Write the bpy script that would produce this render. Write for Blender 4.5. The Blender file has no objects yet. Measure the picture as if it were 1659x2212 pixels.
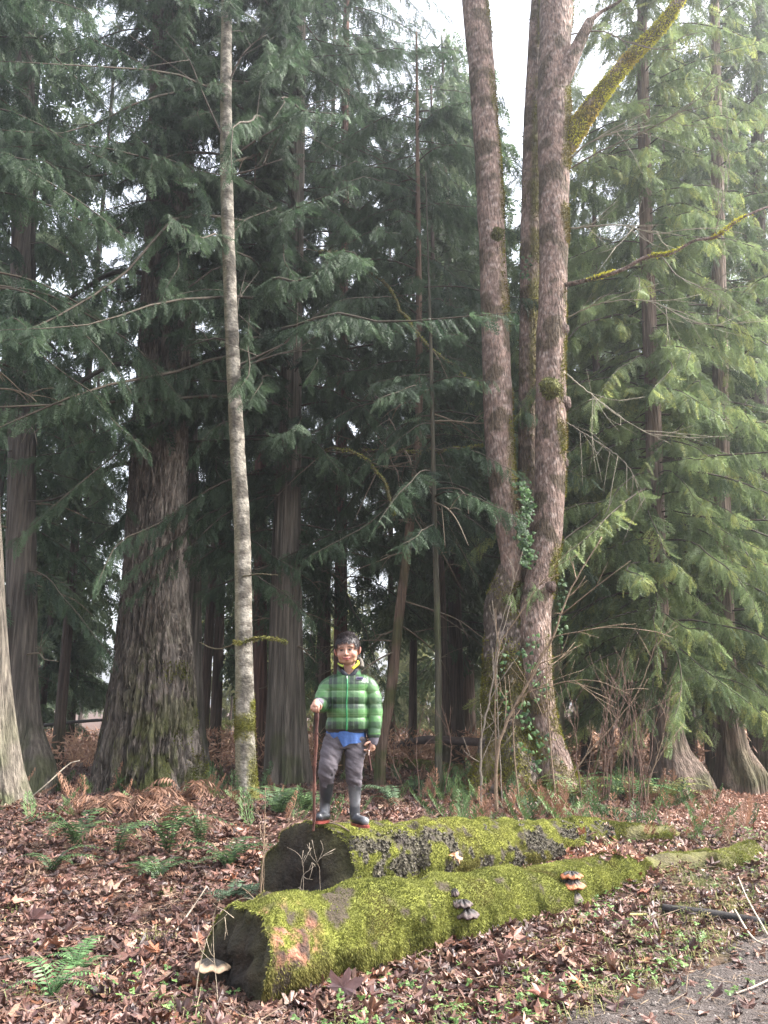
import bpy, math, random
import numpy as np
from mathutils import Vector, Matrix

# ------------------------------------------------------------------ camera, sky, sun, exposure
sc = bpy.context.scene
COL = sc.collection
PITCH = math.radians(13.0)
FOC = 852.0
CAM = np.array([0.0, 0.0, 1.45])
cam_d = bpy.data.cameras.new('camera')
cam = bpy.data.objects.new('camera', cam_d)
COL.objects.link(cam)
cam.location = CAM
cam.rotation_euler = (math.radians(90) + PITCH, 0, 0)
cam_d.sensor_fit = 'VERTICAL'
cam_d.sensor_height = 24.0
cam_d.lens = 12.0 / (512.0 / FOC)
cam_d.clip_start = 0.05
cam_d.clip_end = 2000
sc.camera = cam

SUN_EL, SUN_AZ = math.radians(47), math.radians(86)   # azimuth from +Y towards +X
world = bpy.data.worlds.new('World')
sc.world = world
world.use_nodes = True
wn = world.node_tree
wn.nodes.clear()
w_out = wn.nodes.new('ShaderNodeOutputWorld')
w_bg = wn.nodes.new('ShaderNodeBackground')
w_sky = wn.nodes.new('ShaderNodeTexSky')
w_sky.sky_type = 'NISHITA'
w_sky.sun_disc = False
w_sky.sun_elevation = SUN_EL
w_sky.sun_rotation = SUN_AZ
w_sky.dust_density = 4.0
w_sky.air_density = 1.0
w_hs = wn.nodes.new('ShaderNodeHueSaturation')
w_hs.inputs['Saturation'].default_value = 0.35     # overcast: nearly white cloud
w_hs.inputs['Value'].default_value = 1.0
w_tc = wn.nodes.new('ShaderNodeTexCoord')
w_nz = wn.nodes.new('ShaderNodeTexNoise')
w_nz.inputs['Scale'].default_value = 2.2
w_nz.inputs['Detail'].default_value = 6
w_mr = wn.nodes.new('ShaderNodeMapRange')
w_mr.inputs['From Min'].default_value = 0.3
w_mr.inputs['From Max'].default_value = 0.7
w_mr.inputs['To Min'].default_value = 0.85
w_mr.inputs['To Max'].default_value = 1.25
w_mx = wn.nodes.new('ShaderNodeMix')
w_mx.data_type = 'RGBA'
w_mx.blend_type = 'MULTIPLY'
w_mx.inputs['Factor'].default_value = 1.0
wn.links.new(w_tc.outputs['Generated'], w_nz.inputs['Vector'])
wn.links.new(w_nz.outputs['Fac'], w_mr.inputs['Value'])
wn.links.new(w_sky.outputs['Color'], w_hs.inputs['Color'])
wn.links.new(w_hs.outputs['Color'], w_mx.inputs['A'])
wn.links.new(w_mr.outputs['Result'], w_mx.inputs['B'])
wn.links.new(w_mx.outputs['Result'], w_bg.inputs['Color'])
w_bg.inputs['Strength'].default_value = 0.15
wn.links.new(w_bg.outputs['Background'], w_out.inputs['Surface'])

sun_d = bpy.data.lights.new('sun', 'SUN')
sun_d.energy = 2.8
sun_d.angle = math.radians(12)
sun_d.color = (1.0, 0.96, 0.90)
sun = bpy.data.objects.new('sun', sun_d)
COL.objects.link(sun)
sdir = Vector((math.sin(SUN_AZ) * math.cos(SUN_EL), math.cos(SUN_AZ) * math.cos(SUN_EL), math.sin(SUN_EL)))
sun.rotation_euler = sdir.to_track_quat('Z', 'Y').to_euler()

sc.view_settings.view_transform = 'Standard'
sc.view_settings.look = 'None'
sc.view_settings.gamma = 1.0
sc.view_settings.use_curve_mapping = False
sc.view_settings.exposure = 2.25
sc.render.engine = 'CYCLES'
sc.cycles.max_bounces = 6
sc.cycles.diffuse_bounces = 5
sc.cycles.glossy_bounces = 2
sc.cycles.transmission_bounces = 3
sc.cycles.transparent_max_bounces = 4
sc.cycles.volume_bounces = 0
sc.cycles.use_denoising = True
sc.cycles.caustics_reflective = False
sc.cycles.caustics_refractive = False
sc.cycles.sample_clamp_indirect = 6.0

# ------------------------------------------------------------------ placing: points measured on the photo at 1659 x 2212
K = 1024.0 / 2212.0
UPV = np.array([0, -math.sin(PITCH), math.cos(PITCH)])
FWD = np.array([0, math.cos(PITCH), math.sin(PITCH)])

def ray(dx, dy):
    return FWD + np.array([1.0, 0, 0]) * ((dx * K - 384) / FOC) + UPV * ((512 - dy * K) / FOC)

def at(dx, dy, Y):
    r = ray(dx, dy)
    return CAM + r * (Y / r[1])

def depth(p):
    return float(np.dot(np.asarray(p) - CAM, FWD))

def rad_of(w, p):
    return w * K / 2 / FOC * depth(p)

def ss(a, b, x):
    t = np.clip((x - a) / (b - a), 0, 1)
    return t * t * (3 - 2 * t)

def _hash(ix, iy, iz, seed):
    h = (ix * 374761393 + iy * 668265263 + iz * 2147483647 + seed * 1274126177) & 0xffffffff
    h = ((h ^ (h >> 13)) * 1274126177) & 0xffffffff
    h = (h ^ (h >> 16)) & 0xffffffff
    return h / 4294967295.0

def vn(P, scale=1.0, seed=0):
    """value noise 0..1, P (...,3)"""
    P = np.asarray(P, float) * scale
    i = np.floor(P).astype(np.int64)
    f = P - i
    f = f * f * (3 - 2 * f)
    r = 0
    for dx in (0, 1):
        wx = f[..., 0] if dx else 1 - f[..., 0]
        for dy in (0, 1):
            wy = f[..., 1] if dy else 1 - f[..., 1]
            for dz in (0, 1):
                wz = f[..., 2] if dz else 1 - f[..., 2]
                r = r + wx * wy * wz * _hash(i[..., 0] + dx, i[..., 1] + dy, i[..., 2] + dz, seed)
    return r

def fbm(P, scale=1.0, seed=0, oct=3):
    r, a, s = 0, 0.5, 0
    for o in range(oct):
        r = r + a * vn(P, scale * 2 ** o, seed + o)
        s += a
        a *= 0.5
    return r / s

def gz(x, y):
    x = np.asarray(x, float)
    y = np.asarray(y, float)
    P = np.stack([x, y, np.zeros_like(x + y)] if np.ndim(x + y) else [x, y, np.float64(0)], -1)
    h = 0.30 * ss(4.6, 9.5, y) * (1 - 0.75 * ss(2.0, 7.0, x))
    h = h + 0.16 * np.exp(-((x + 3.0) ** 2 / 6 + (y - 8.8) ** 2 / 5))
    h = h - 0.35 * ss(15, 26, y) * (1 - ss(2.0, 8.0, x))
    h = h + 0.10 * (fbm(P, 0.5, 5, 2) - 0.5) + 0.05 * (fbm(P, 2.2, 9, 2) - 0.5)
    h = h + 2.5 * ss(90, 260, np.hypot(x, y))
    return h

def on_ground(dx, dy):
    r = ray(dx, dy)
    y = 3.5
    while y < 80:
        p = CAM + r * (y / r[1])
        if p[2] <= float(gz(p[0], p[1])):
            return p
        y += 0.02
    return p

# ------------------------------------------------------------------ mesh builder
class MB:
    def __init__(s):
        s.V, s.F, s.C, s.M, s.S = [], [], [], [], []
        s.n = 0
    def add(s, V, F, col=(0.5, 0.5, 0.5), mi=0, smooth=True):
        V = np.asarray(V, float).reshape(-1, 3)
        F = np.asarray(F, np.int64)
        C = np.asarray(col, float)
        if C.ndim == 1:
            C = np.tile(C, (len(V), 1))
        s.V.append(V)
        s.C.append(C)
        s.F.append(F + s.n)
        s.M.append(np.full(len(F), mi))
        s.S.append(np.full(len(F), smooth))
        s.n += len(V)
        return s
    def mesh(s, name, mats, origin=(0, 0, 0)):
        me = bpy.data.meshes.new(name)
        V = np.concatenate(s.V) - np.asarray(origin)
        me.vertices.add(len(V))
        me.vertices.foreach_set('co', V.ravel().astype(np.float32))
        loops = np.concatenate([f.ravel() for f in s.F])
        tot = np.concatenate([np.full(len(f), f.shape[1]) for f in s.F])
        st = np.concatenate([[0], np.cumsum(tot)[:-1]])
        me.loops.add(len(loops))
        me.loops.foreach_set('vertex_index', loops.astype(np.int32))
        me.polygons.add(len(tot))
        me.polygons.foreach_set('loop_start', st.astype(np.int32))
        me.polygons.foreach_set('material_index', np.concatenate(s.M).astype(np.int32))
        me.polygons.foreach_set('use_smooth', np.concatenate(s.S).astype(bool))
        me.update(calc_edges=True)
        a = me.attributes.new('Col', 'FLOAT_COLOR', 'POINT')
        C = np.concatenate(s.C)
        a.data.foreach_set('color', np.concatenate([C, np.ones((len(C), 1))], 1).ravel().astype(np.float32))
        for m in (mats if isinstance(mats, (list, tuple)) else [mats]):
            me.materials.append(m)
        me.validate()
        return me

def tag(o, label=None, cat=None, group=None, kind=None):
    if label: o['label'] = label
    if cat: o['category'] = cat
    if group: o['group'] = group
    if kind: o['kind'] = kind
    return o

def thing(name, label, cat, loc, group=None):
    o = bpy.data.objects.new(name, None)
    o.empty_display_size = 0.2
    COL.objects.link(o)
    o.location = tuple(float(v) for v in loc)
    return tag(o, label, cat, group)

def part(name, mb, mats, parent, origin=None, label=None):
    """mb in world coordinates; the parent Empty sits at origin"""
    org = origin
    if org is None:
        org = (0, 0, 0)
        if parent is not None:
            q = parent
            org = np.zeros(3)
            while q is not None:
                org = org + np.array(q.location)
                q = q.parent
    o = bpy.data.objects.new(name, mb.mesh(name, mats, org))
    COL.objects.link(o)
    if parent is not None:
        o.parent = parent
    if label: o['label'] = label
    return o

def solo(name, mb, mats, loc, label, cat, group=None, kind=None):
    o = bpy.data.objects.new(name, mb.mesh(name, mats, loc))
    COL.objects.link(o)
    o.location = tuple(float(v) for v in loc)
    return tag(o, label, cat, group, kind)

# ------------------------------------------------------------------ materials
def vmat(name, rough=0.85, nscale=20.0, namp=0.35, stretch=(1, 1, 1), bump=0.3, bscale=None, trans=0.0, spec=0.3, bdist=0.02, tint=(1, 1, 1)):
    m = bpy.data.materials.new(name)
    m.use_nodes = True
    nt = m.node_tree
    nt.nodes.clear()
    N = nt.nodes.new
    L = nt.links.new
    out = N('ShaderNodeOutputMaterial')
    pr = N('ShaderNodeBsdfPrincipled')
    pr.inputs['Roughness'].default_value = rough
    pr.inputs['Specular IOR Level'].default_value = spec
    at_ = N('ShaderNodeAttribute')
    at_.attribute_name = 'Col'
    tc = N('ShaderNodeTexCoord')
    mp = N('ShaderNodeMapping')
    mp.inputs['Scale'].default_value = stretch
    L(tc.outputs['Object'], mp.inputs['Vector'])
    nz = N('ShaderNodeTexNoise')
    nz.inputs['Scale'].default_value = nscale
    nz.inputs['Detail'].default_value = 6
    nz.inputs['Roughness'].default_value = 0.65
    L(mp.outputs['Vector'], nz.inputs['Vector'])
    mr = N('ShaderNodeMapRange')
    mr.inputs['From Min'].default_value = 0.3
    mr.inputs['From Max'].default_value = 0.7
    mr.inputs['To Min'].default_value = 1 - namp
    mr.inputs['To Max'].default_value = 1 + namp
    L(nz.outputs['Fac'], mr.inputs['Value'])
    mx = N('ShaderNodeMix')
    mx.data_type = 'RGBA'
    mx.blend_type = 'MULTIPLY'
    mx.inputs['Factor'].default_value = 1
    L(at_.outputs['Color'], mx.inputs['A'])
    L(mr.outputs['Result'], mx.inputs['B'])
    L(mx.outputs['Result'], pr.inputs['Base Color'])
    if bump:
        bz = N('ShaderNodeTexNoise')
        bz.inputs['Scale'].default_value = bscale or nscale * 1.5
        bz.inputs['Detail'].default_value = 5
        L(mp.outputs['Vector'], bz.inputs['Vector'])
        bp_ = N('ShaderNodeBump')
        bp_.inputs['Strength'].default_value = bump
        bp_.inputs['Distance'].default_value = bdist
        L(bz.outputs['Fac'], bp_.inputs['Height'])
        L(bp_.outputs['Normal'], pr.inputs['Normal'])
    if trans:
        tr = N('ShaderNodeBsdfTranslucent')
        L(mx.outputs['Result'], tr.inputs['Color'])
        ms = N('ShaderNodeMixShader')
        ms.inputs['Fac'].default_value = trans
        L(pr.outputs['BSDF'], ms.inputs[1])
        L(tr.outputs['BSDF'], ms.inputs[2])
        L(ms.outputs['Shader'], out.inputs['Surface'])
    else:
        L(pr.outputs['BSDF'], out.inputs['Surface'])
    return m

M_cedar = vmat('cedar_bark', 0.9, 26, 0.55, (1, 1, 0.05), 1.0, 30, bdist=0.08)
M_fir = vmat('fir_bark', 0.92, 18, 0.5, (1, 1, 0.3), 1.0, 22, bdist=0.10)
M_maple = vmat('maple_bark', 0.85, 34, 0.65, (1, 1, 0.3), 1.0, 34, bdist=0.10)
M_alder = vmat('alder_bark', 0.8, 22, 0.5, (1, 1, 1.3), 0.7, 30, bdist=0.03)
M_twig = vmat('twig_bark', 0.8, 30, 0.3, bump=0.2)
M_leaf = vmat('conifer_foliage', 0.55, 3.0, 0.35, bump=0, trans=0.5, spec=0.45)
M_fern = vmat('fern_leaf', 0.55, 6.0, 0.3, bump=0, trans=0.3, spec=0.4)
M_moss = vmat('moss', 0.95, 9.0, 0.35, bump=0, trans=0.25, spec=0.1)
M_log = vmat('log_surface', 0.9, 30, 0.4, bump=0.9, bscale=55, bdist=0.02)
M_litter = vmat('dead_leaf', 0.5, 14, 0.3, bump=0.3, trans=0.12, spec=0.45)
M_ground = vmat('forest_soil', 0.95, 12, 0.5, bump=1.0, bscale=40, bdist=0.03)
M_gravel = vmat('gravel', 0.8, 60, 0.5, bump=1.0, bscale=90, bdist=0.02)
M_skin = vmat('skin', 0.5, 30, 0.06, bump=0.05, spec=0.4)
M_cloth = vmat('cloth', 0.8, 60, 0.12, bump=0.25, bscale=50, bdist=0.01)
M_nylon = vmat('quilted_nylon', 0.42, 30, 0.1, bump=0.35, bscale=28, spec=0.5, bdist=0.012)
M_rubber = vmat('rubber', 0.32, 18, 0.3, bump=0.1, spec=0.5)
M_hair = vmat('hair', 0.45, 60, 0.4, (1, 1, 0.2), 0.5, 120, bdist=0.006, spec=0.5)
M_fungus = vmat('fungus', 0.6, 40, 0.3, bump=0.4)

# ------------------------------------------------------------------ geometry helpers
def cr(pts, n):
    """Catmull-Rom through rows of pts (any width), n samples, uniform in chord length"""
    P = np.asarray(pts, float)
    if len(P) == 2:
        t = np.linspace(0, 1, n)[:, None]
        return P[0] * (1 - t) + P[1] * t
    d = np.r_[0, np.cumsum(np.linalg.norm(np.diff(P[:, :3], axis=0), axis=1) + 1e-9)]
    u = np.linspace(0, d[-1], n)
    k = np.clip(np.searchsorted(d, u, 'right') - 1, 0, len(P) - 2)
    t = ((u - d[k]) / (d[k + 1] - d[k]))[:, None]
    m = np.zeros_like(P)
    m[1:-1] = (P[2:] - P[:-2]) / (d[2:] - d[:-2])[:, None]
    m[0] = (P[1] - P[0]) / (d[1] - d[0])
    m[-1] = (P[-1] - P[-2]) / (d[-1] - d[-2])
    h = (d[k + 1] - d[k])[:, None]
    return ((2 * t**3 - 3 * t**2 + 1) * P[k] + (t**3 - 2 * t**2 + t) * h * m[k]
            + (-2 * t**3 + 3 * t**2) * P[k + 1] + (t**3 - t**2) * h * m[k + 1])

def frames(C):
    T = np.gradient(C, axis=0)
    T /= np.linalg.norm(T, axis=1, keepdims=True) + 1e-12
    ref = np.array([0, 1.0, 0]) if abs(T[0][1]) < 0.9 else np.array([1.0, 0, 0])
    A = np.zeros_like(C)
    a = ref - T[0] * np.dot(ref, T[0])
    a /= np.linalg.norm(a)
    for i in range(len(C)):
        a = a - T[i] * np.dot(a, T[i])
        a /= np.linalg.norm(a) + 1e-12
        A[i] = a
    B = np.cross(T, A)
    return T, A, B

def loft(C, R, nseg=12, disp=None, caps=True, colf=None, aspect=1.0):
    """C (n,3) centres, R (n,) radii. disp(theta grid, s grid, P grid)->multiplier. Returns V,F,(V grid, N grid)"""
    C = np.asarray(C, float)
    R = np.asarray(R, float)
    n = len(C)
    T, A, B = frames(C)
    th = np.linspace(0, 2 * np.pi, nseg, endpoint=False)
    cs, sn = np.cos(th), np.sin(th)
    D = A[:, None] * cs[None, :, None] + B[:, None] * (sn * aspect)[None, :, None]
    rr = R[:, None] * np.ones(nseg)
    P = C[:, None] + D * rr[..., None]
    if disp is not None:
        rr = rr * disp(np.broadcast_to(th, (n, nseg)), np.broadcast_to(np.arange(n)[:, None], (n, nseg)), P)
        P = C[:, None] + D * rr[..., None]
    V = P.reshape(-1, 3)
    i = np.arange(n - 1)[:, None] * nseg
    j = np.arange(nseg)[None, :]
    j2 = (j + 1) % nseg
    F = np.stack([i + j, i + j2, i + nseg + j2, i + nseg + j], -1).reshape(-1, 4)
    if caps:
        V = np.concatenate([V, C[:1], C[-1:]])
        a = n * nseg
        jj = np.arange(nseg)
        j2 = (jj + 1) % nseg
        F0 = np.stack([np.full(nseg, a), j2, jj], -1)
        F1 = np.stack([np.full(nseg, a + 1), (n - 1) * nseg + jj, (n - 1) * nseg + j2], -1)
        return V, F, np.concatenate([F0, F1]), P, D
    return V, F, None, P, D

def tube(mb, pts, r0, r1, nseg=5, col=(0.1, 0.08, 0.06), n=None, mi=0, wob=0.0, rng=None, pw=1.0):
    pts = np.asarray(pts, float)
    if n is None:
        n = max(3, len(pts) * 3)
    C = cr(pts, n)
    if wob and rng is not None:
        C[1:-1] += rng.normal(0, wob, (n - 2, 3))
    t = np.linspace(0, 1, n) ** pw
    V, F, FC, _, _ = loft(C, r0 + (r1 - r0) * t, nseg)
    mb.add(V, F, col, mi)
    mb.F.append(FC + (mb.n - len(V)))
    mb.M.append(np.full(len(FC), mi))
    mb.S.append(np.full(len(FC), True))
    return C

def add_loft(mb, V, F, FC, col, mi=0):
    mb.add(V, F, col, mi)
    if FC is not None:
        mb.F.append(FC + (mb.n - len(V)))
        mb.M.append(np.full(len(FC), mi))
        mb.S.append(np.full(len(FC), True))

def place_instances(mb, tmpl, Ms, Ts, cols, mi=0, smooth=False):
    V, F = tmpl
    Ms = np.asarray(Ms)
    Ts = np.asarray(Ts)
    W = np.einsum('kij,vj->kvi', Ms, V) + Ts[:, None]
    k, v = len(Ms), len(V)
    FF = (F[None] + (np.arange(k) * v)[:, None, None]).reshape(-1, F.shape[1])
    CC = np.repeat(np.asarray(cols), v, axis=0)
    mb.add(W.reshape(-1, 3), FF, CC, mi, smooth)

def blade_cloud(mb, P, N, rng, length, width, droop, cols, spread=0.6):
    """tiny pointed blades at P along N, bending with gravity: one quad (rhomb) each"""
    k = len(P)
    d = N + rng.normal(0, spread, (k, 3))
    d[:, 2] -= droop
    d /= np.linalg.norm(d, axis=1, keepdims=True)
    s = np.cross(d, rng.normal(0, 1, (k, 3)))
    s /= np.linalg.norm(s, axis=1, keepdims=True)
    l = (length * rng.uniform(0.5, 1.4, k))[:, None]
    w = (width * rng.uniform(0.6, 1.4, k))[:, None]
    base = P - N * 0.003
    V = np.stack([base, base + d * l * 0.45 + s * w, base + d * l, base + d * l * 0.45 - s * w], 1)
    F = np.arange(k * 4).reshape(k, 4)
    mb.add(V.reshape(-1, 3), F, np.repeat(cols, 4, axis=0), 0, False)

def sample_grid(P, D, n, rng, maskf=None):
    """random points on a loft grid, with outward direction"""
    ni, nj = P.shape[:2]
    out_p, out_n = [], []
    need = n
    tries = 0
    while need > 0:
        a = rng.uniform(0, ni - 1.001, need * 2)
        b = rng.uniform(0, nj, need * 2)
        i = a.astype(int)
        j = b.astype(int) % nj
        j2 = (j + 1) % nj
        fa = (a - i)[:, None]
        fb = (b - np.floor(b))[:, None]
        p = (P[i, j] * (1 - fa) + P[i + 1, j] * fa) * (1 - fb) + (P[i, j2] * (1 - fa) + P[i + 1, j2] * fa) * fb
        d = D[i, j] * (1 - fb) + D[i, j2] * fb
        d = d / np.linalg.norm(d, axis=1, keepdims=True)
        if maskf is not None:
            k = rng.uniform(0, 1, len(p)) < maskf(p, d, a / (ni - 1), b / nj)
            p, d = p[k], d[k]
            if len(p) == 0:
                tries += 1
                if tries > 40:
                    break
                continue
        out_p.append(p[:need])
        out_n.append(d[:need])
        need -= len(p[:need])
    return np.concatenate(out_p), np.concatenate(out_n)

def lerpc(a, b, t):
    t = np.asarray(t)[..., None]
    return np.asarray(a) * (1 - t) + np.asarray(b) * t

# ------------------------------------------------------------------ ground
def ground():
    u = np.linspace(-1, 1, 240)
    X = np.sinh(u * 4.2) / math.sinh(4.2) * 320
    v = np.linspace(0, 1, 330)
    Y = -30 + 36 * np.clip(v / 0.12, 0, 1) * 0.9
    Y = np.where(v < 0.1, -30 + 33 * (v / 0.1), 3 + 15 * np.clip((v - 0.1) / 0.65, 0, 1) + 400 * np.clip((v - 0.75) / 0.25, 0, 1) ** 3)
    XX, YY = np.meshgrid(X, Y)
    Z = gz(XX, YY)
    P = np.stack([XX, YY, Z], -1)
    # real micro relief near the camera
    near = ss(20, 12, np.hypot(XX, YY))
    P[..., 2] += near * 0.035 * (fbm(P * [1, 1, 0], 7, 31, 2) - 0.5)
    n, m = XX.shape
    i = np.arange(n - 1)[:, None] * m
    j = np.arange(m - 1)[None]
    F = np.stack([i + j, i + j + 1, i + m + j + 1, i + m + j], -1).reshape(-1, 4)
    q = fbm(P * [1, 1, 0], 1.2, 3, 3)
    c = lerpc((0.060, 0.034, 0.024), (0.10, 0.055, 0.038), q)
    g = ss(0.48, 0.62, fbm(P * [1, 1, 0], 1.7, 13, 3)) * ss(0.3, 1.6, XX - (YY - 4) * 0.25) * ss(9, 6.5, YY)
    c = lerpc(c, (0.06, 0.085, 0.025), g * 0.6)
    mb = MB()
    mb.add(P.reshape(-1, 3), F, c.reshape(-1, 3))
    o = part('ground', mb, M_ground, None)
    tag(o, kind='structure')
ground()

PATH_E = lambda y: 0.72 + 1.12 * (y - 4.4)
def path_sheet():
    # gravel path edge, bottom right of the view
    n, m = 70, 70
    s = np.linspace(0, 1, n)
    mb = MB()
    X0 = 1.02 + 0.35 * s * 0 
    Ys = np.linspace(3.0, 6.4, n)
    edge = 0.72 + 1.12 * (Ys - 4.4) + 0.12 * np.sin(Ys * 5) + 0.06 * np.sin(Ys * 13)
    P = np.zeros((n, m, 3))
    for a in range(n):
        xs = np.linspace(edge[a], max(edge[a] + 0.3, 7.0), m)
        P[a, :, 0] = xs
        P[a, :, 1] = Ys[a]
    P[..., 2] = gz(P[..., 0], P[..., 1]) + 0.016 + 0.012 * fbm(P * [1, 1, 0], 10, 4, 2) 
    P[:, 0, 2] -= 0.03
    P[-1, :, 2] -= 0.03
    i = np.arange(n - 1)[:, None] * m
    j = np.arange(m - 1)[None]
    F = np.stack([i + j, i + j + 1, i + m + j + 1, i + m + j], -1).reshape(-1, 4)
    q = fbm(P * [1, 1, 0], 3, 7, 3)
    c = lerpc((0.04, 0.031, 0.027), (0.095, 0.075, 0.068), q)
    mb.add(P.reshape(-1, 3), F, c.reshape(-1, 3))
    # pebbles
    rng = np.random.default_rng(5)
    k = 9000
    x = rng.uniform(0.6, 4.5, k)
    y = rng.uniform(4.0, 6.3, k)
    e = PATH_E(y)
    ok = x > e + rng.normal(-0.05, 0.2, k)
    x, y = x[ok], y[ok]
    k = len(x)
    ico = np.array([[1, 0, 0], [-1, 0, 0], [0, 1, 0], [0, -1, 0], [0, 0, 0.7], [0, 0, -0.7]], float)
    FI = np.array([[0, 2, 4], [2, 1, 4], [1, 3, 4], [3, 0, 4]])
    ang = rng.uniform(0, 6.28, k)
    r = rng.uniform(0.004, 0.013, k)
    Ms = np.zeros((k, 3, 3))
    Ms[:, 0, 0] = np.cos(ang) * r * rng.uniform(0.7, 1.4, k)
    Ms[:, 0, 1] = -np.sin(ang) * r
    Ms[:, 1, 0] = np.sin(ang) * r
    Ms[:, 1, 1] = np.cos(ang) * r
    Ms[:, 2, 2] = r
    Ts = np.stack([x, y, gz(x, y) + 0.022], -1)
    cols = lerpc((0.05, 0.042, 0.038), (0.20, 0.17, 0.155), rng.uniform(0, 1, k) ** 1.6)
    place_instances(mb, (ico, FI), Ms, Ts, cols, 0, True)
    o = part('path', mb, M_gravel, None)
    tag(o, kind='structure')
path_sheet()

# ------------------------------------------------------------------ leaf litter
def leaf_templates(rng):
    out = []
    lobes = [(-90, 0.12), (-62, 0.42), (-35, 0.36), (-12, 0.80), (2, 0.62), (14, 0.50), (30, 0.86), (45, 1.0), (58, 0.70), (70, 0.48), (80, 0.85), (90, 1.08)]
    for v in range(10):
        pts = []
        seq = lobes + [(180 - a, r) for a, r in lobes[-2::-1]]
        for a, r in seq:
            r = r * rng.uniform(0.9, 1.1)
            pts.append((r * math.cos(math.radians(a)), r * math.sin(math.radians(a))))
        V = np.array([(0, 0)] + pts)
        x, y = V[:, 0].copy(), V[:, 1].copy()
        if v in (3, 7):          # torn half leaf
            x = np.where(x < 0, x * 0.15, x)
        if v in (5, 9):
            y = np.where(y > 0.3, 0.3 + (y - 0.3) * 0.2, y)
        r2 = x * x + y * y
        curl = (0.25, 0.4, 1.3, 0.8, 1.9, 0.5, -1.2, 0.6, 2.4, 1.0)[v]
        # roll the blade round an axis in its plane
        a_ = rng.uniform(0, 3.14)
        ca, sa = math.cos(a_), math.sin(a_)
        p_, q_ = x * ca + y * sa, -x * sa + y * ca
        k_ = abs(curl) + 1e-3
        p2 = np.sin(p_ * k_) / k_
        z = (1 - np.cos(p_ * k_)) / k_ * np.sign(curl)
        x, y = p2 * ca - q_ * sa, p2 * sa + q_ * ca
        z = z + 0.10 * np.sin(x * 6 + v) * np.cos(y * 5) + rng.normal(0, 0.05, len(x))
        V3 = np.stack([x, y, z], -1)
        n = len(pts)
        F = np.array([[0, i, i + 1] for i in range(1, n)] + [[0, n, 1]])
        out.append((V3, F))
    return out

LT = leaf_templates(np.random.default_rng(3))

def rot_mats(rng, k, size, tilt):
    a = rng.uniform(0, 6.283, k)
    ax = rng.normal(0, tilt, k)
    ay = rng.normal(0, tilt, k)
    ca, sa = np.cos(a), np.sin(a)
    Rz = np.zeros((k, 3, 3)); Rz[:, 0, 0] = ca; Rz[:, 0, 1] = -sa; Rz[:, 1, 0] = sa; Rz[:, 1, 1] = ca; Rz[:, 2, 2] = 1
    Rx = np.zeros((k, 3, 3)); Rx[:, 0, 0] = 1; Rx[:, 1, 1] = np.cos(ax); Rx[:, 1, 2] = -np.sin(ax); Rx[:, 2, 1] = np.sin(ax); Rx[:, 2, 2] = np.cos(ax)
    Ry = np.zeros((k, 3, 3)); Ry[:, 1, 1] = 1; Ry[:, 0, 0] = np.cos(ay); Ry[:, 0, 2] = np.sin(ay); Ry[:, 2, 0] = -np.sin(ay); Ry[:, 2, 2] = np.cos(ay)
    return np.einsum('kij,kjl,klm->kim', Rx, Ry, Rz) * size[:, None, None]

LEAFCOL = np.array([(0.16, 0.080, 0.062), (0.20, 0.10, 0.075), (0.12, 0.062, 0.055), (0.30, 0.17, 0.12), (0.40, 0.26, 0.18), (0.24, 0.10, 0.055), (0.085, 0.055, 0.052)])

def scatter_xy(rng, k, ymin, ymax, pw=1.3):
    """random ground points in the wedge the photograph covers, thinning with distance"""
    u = rng.uniform(0, 1, k)
    y = ymin * (ymax / ymin) ** (u ** pw)
    x = rng.uniform(-0.62, 0.62, k) * y
    return x, y


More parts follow.
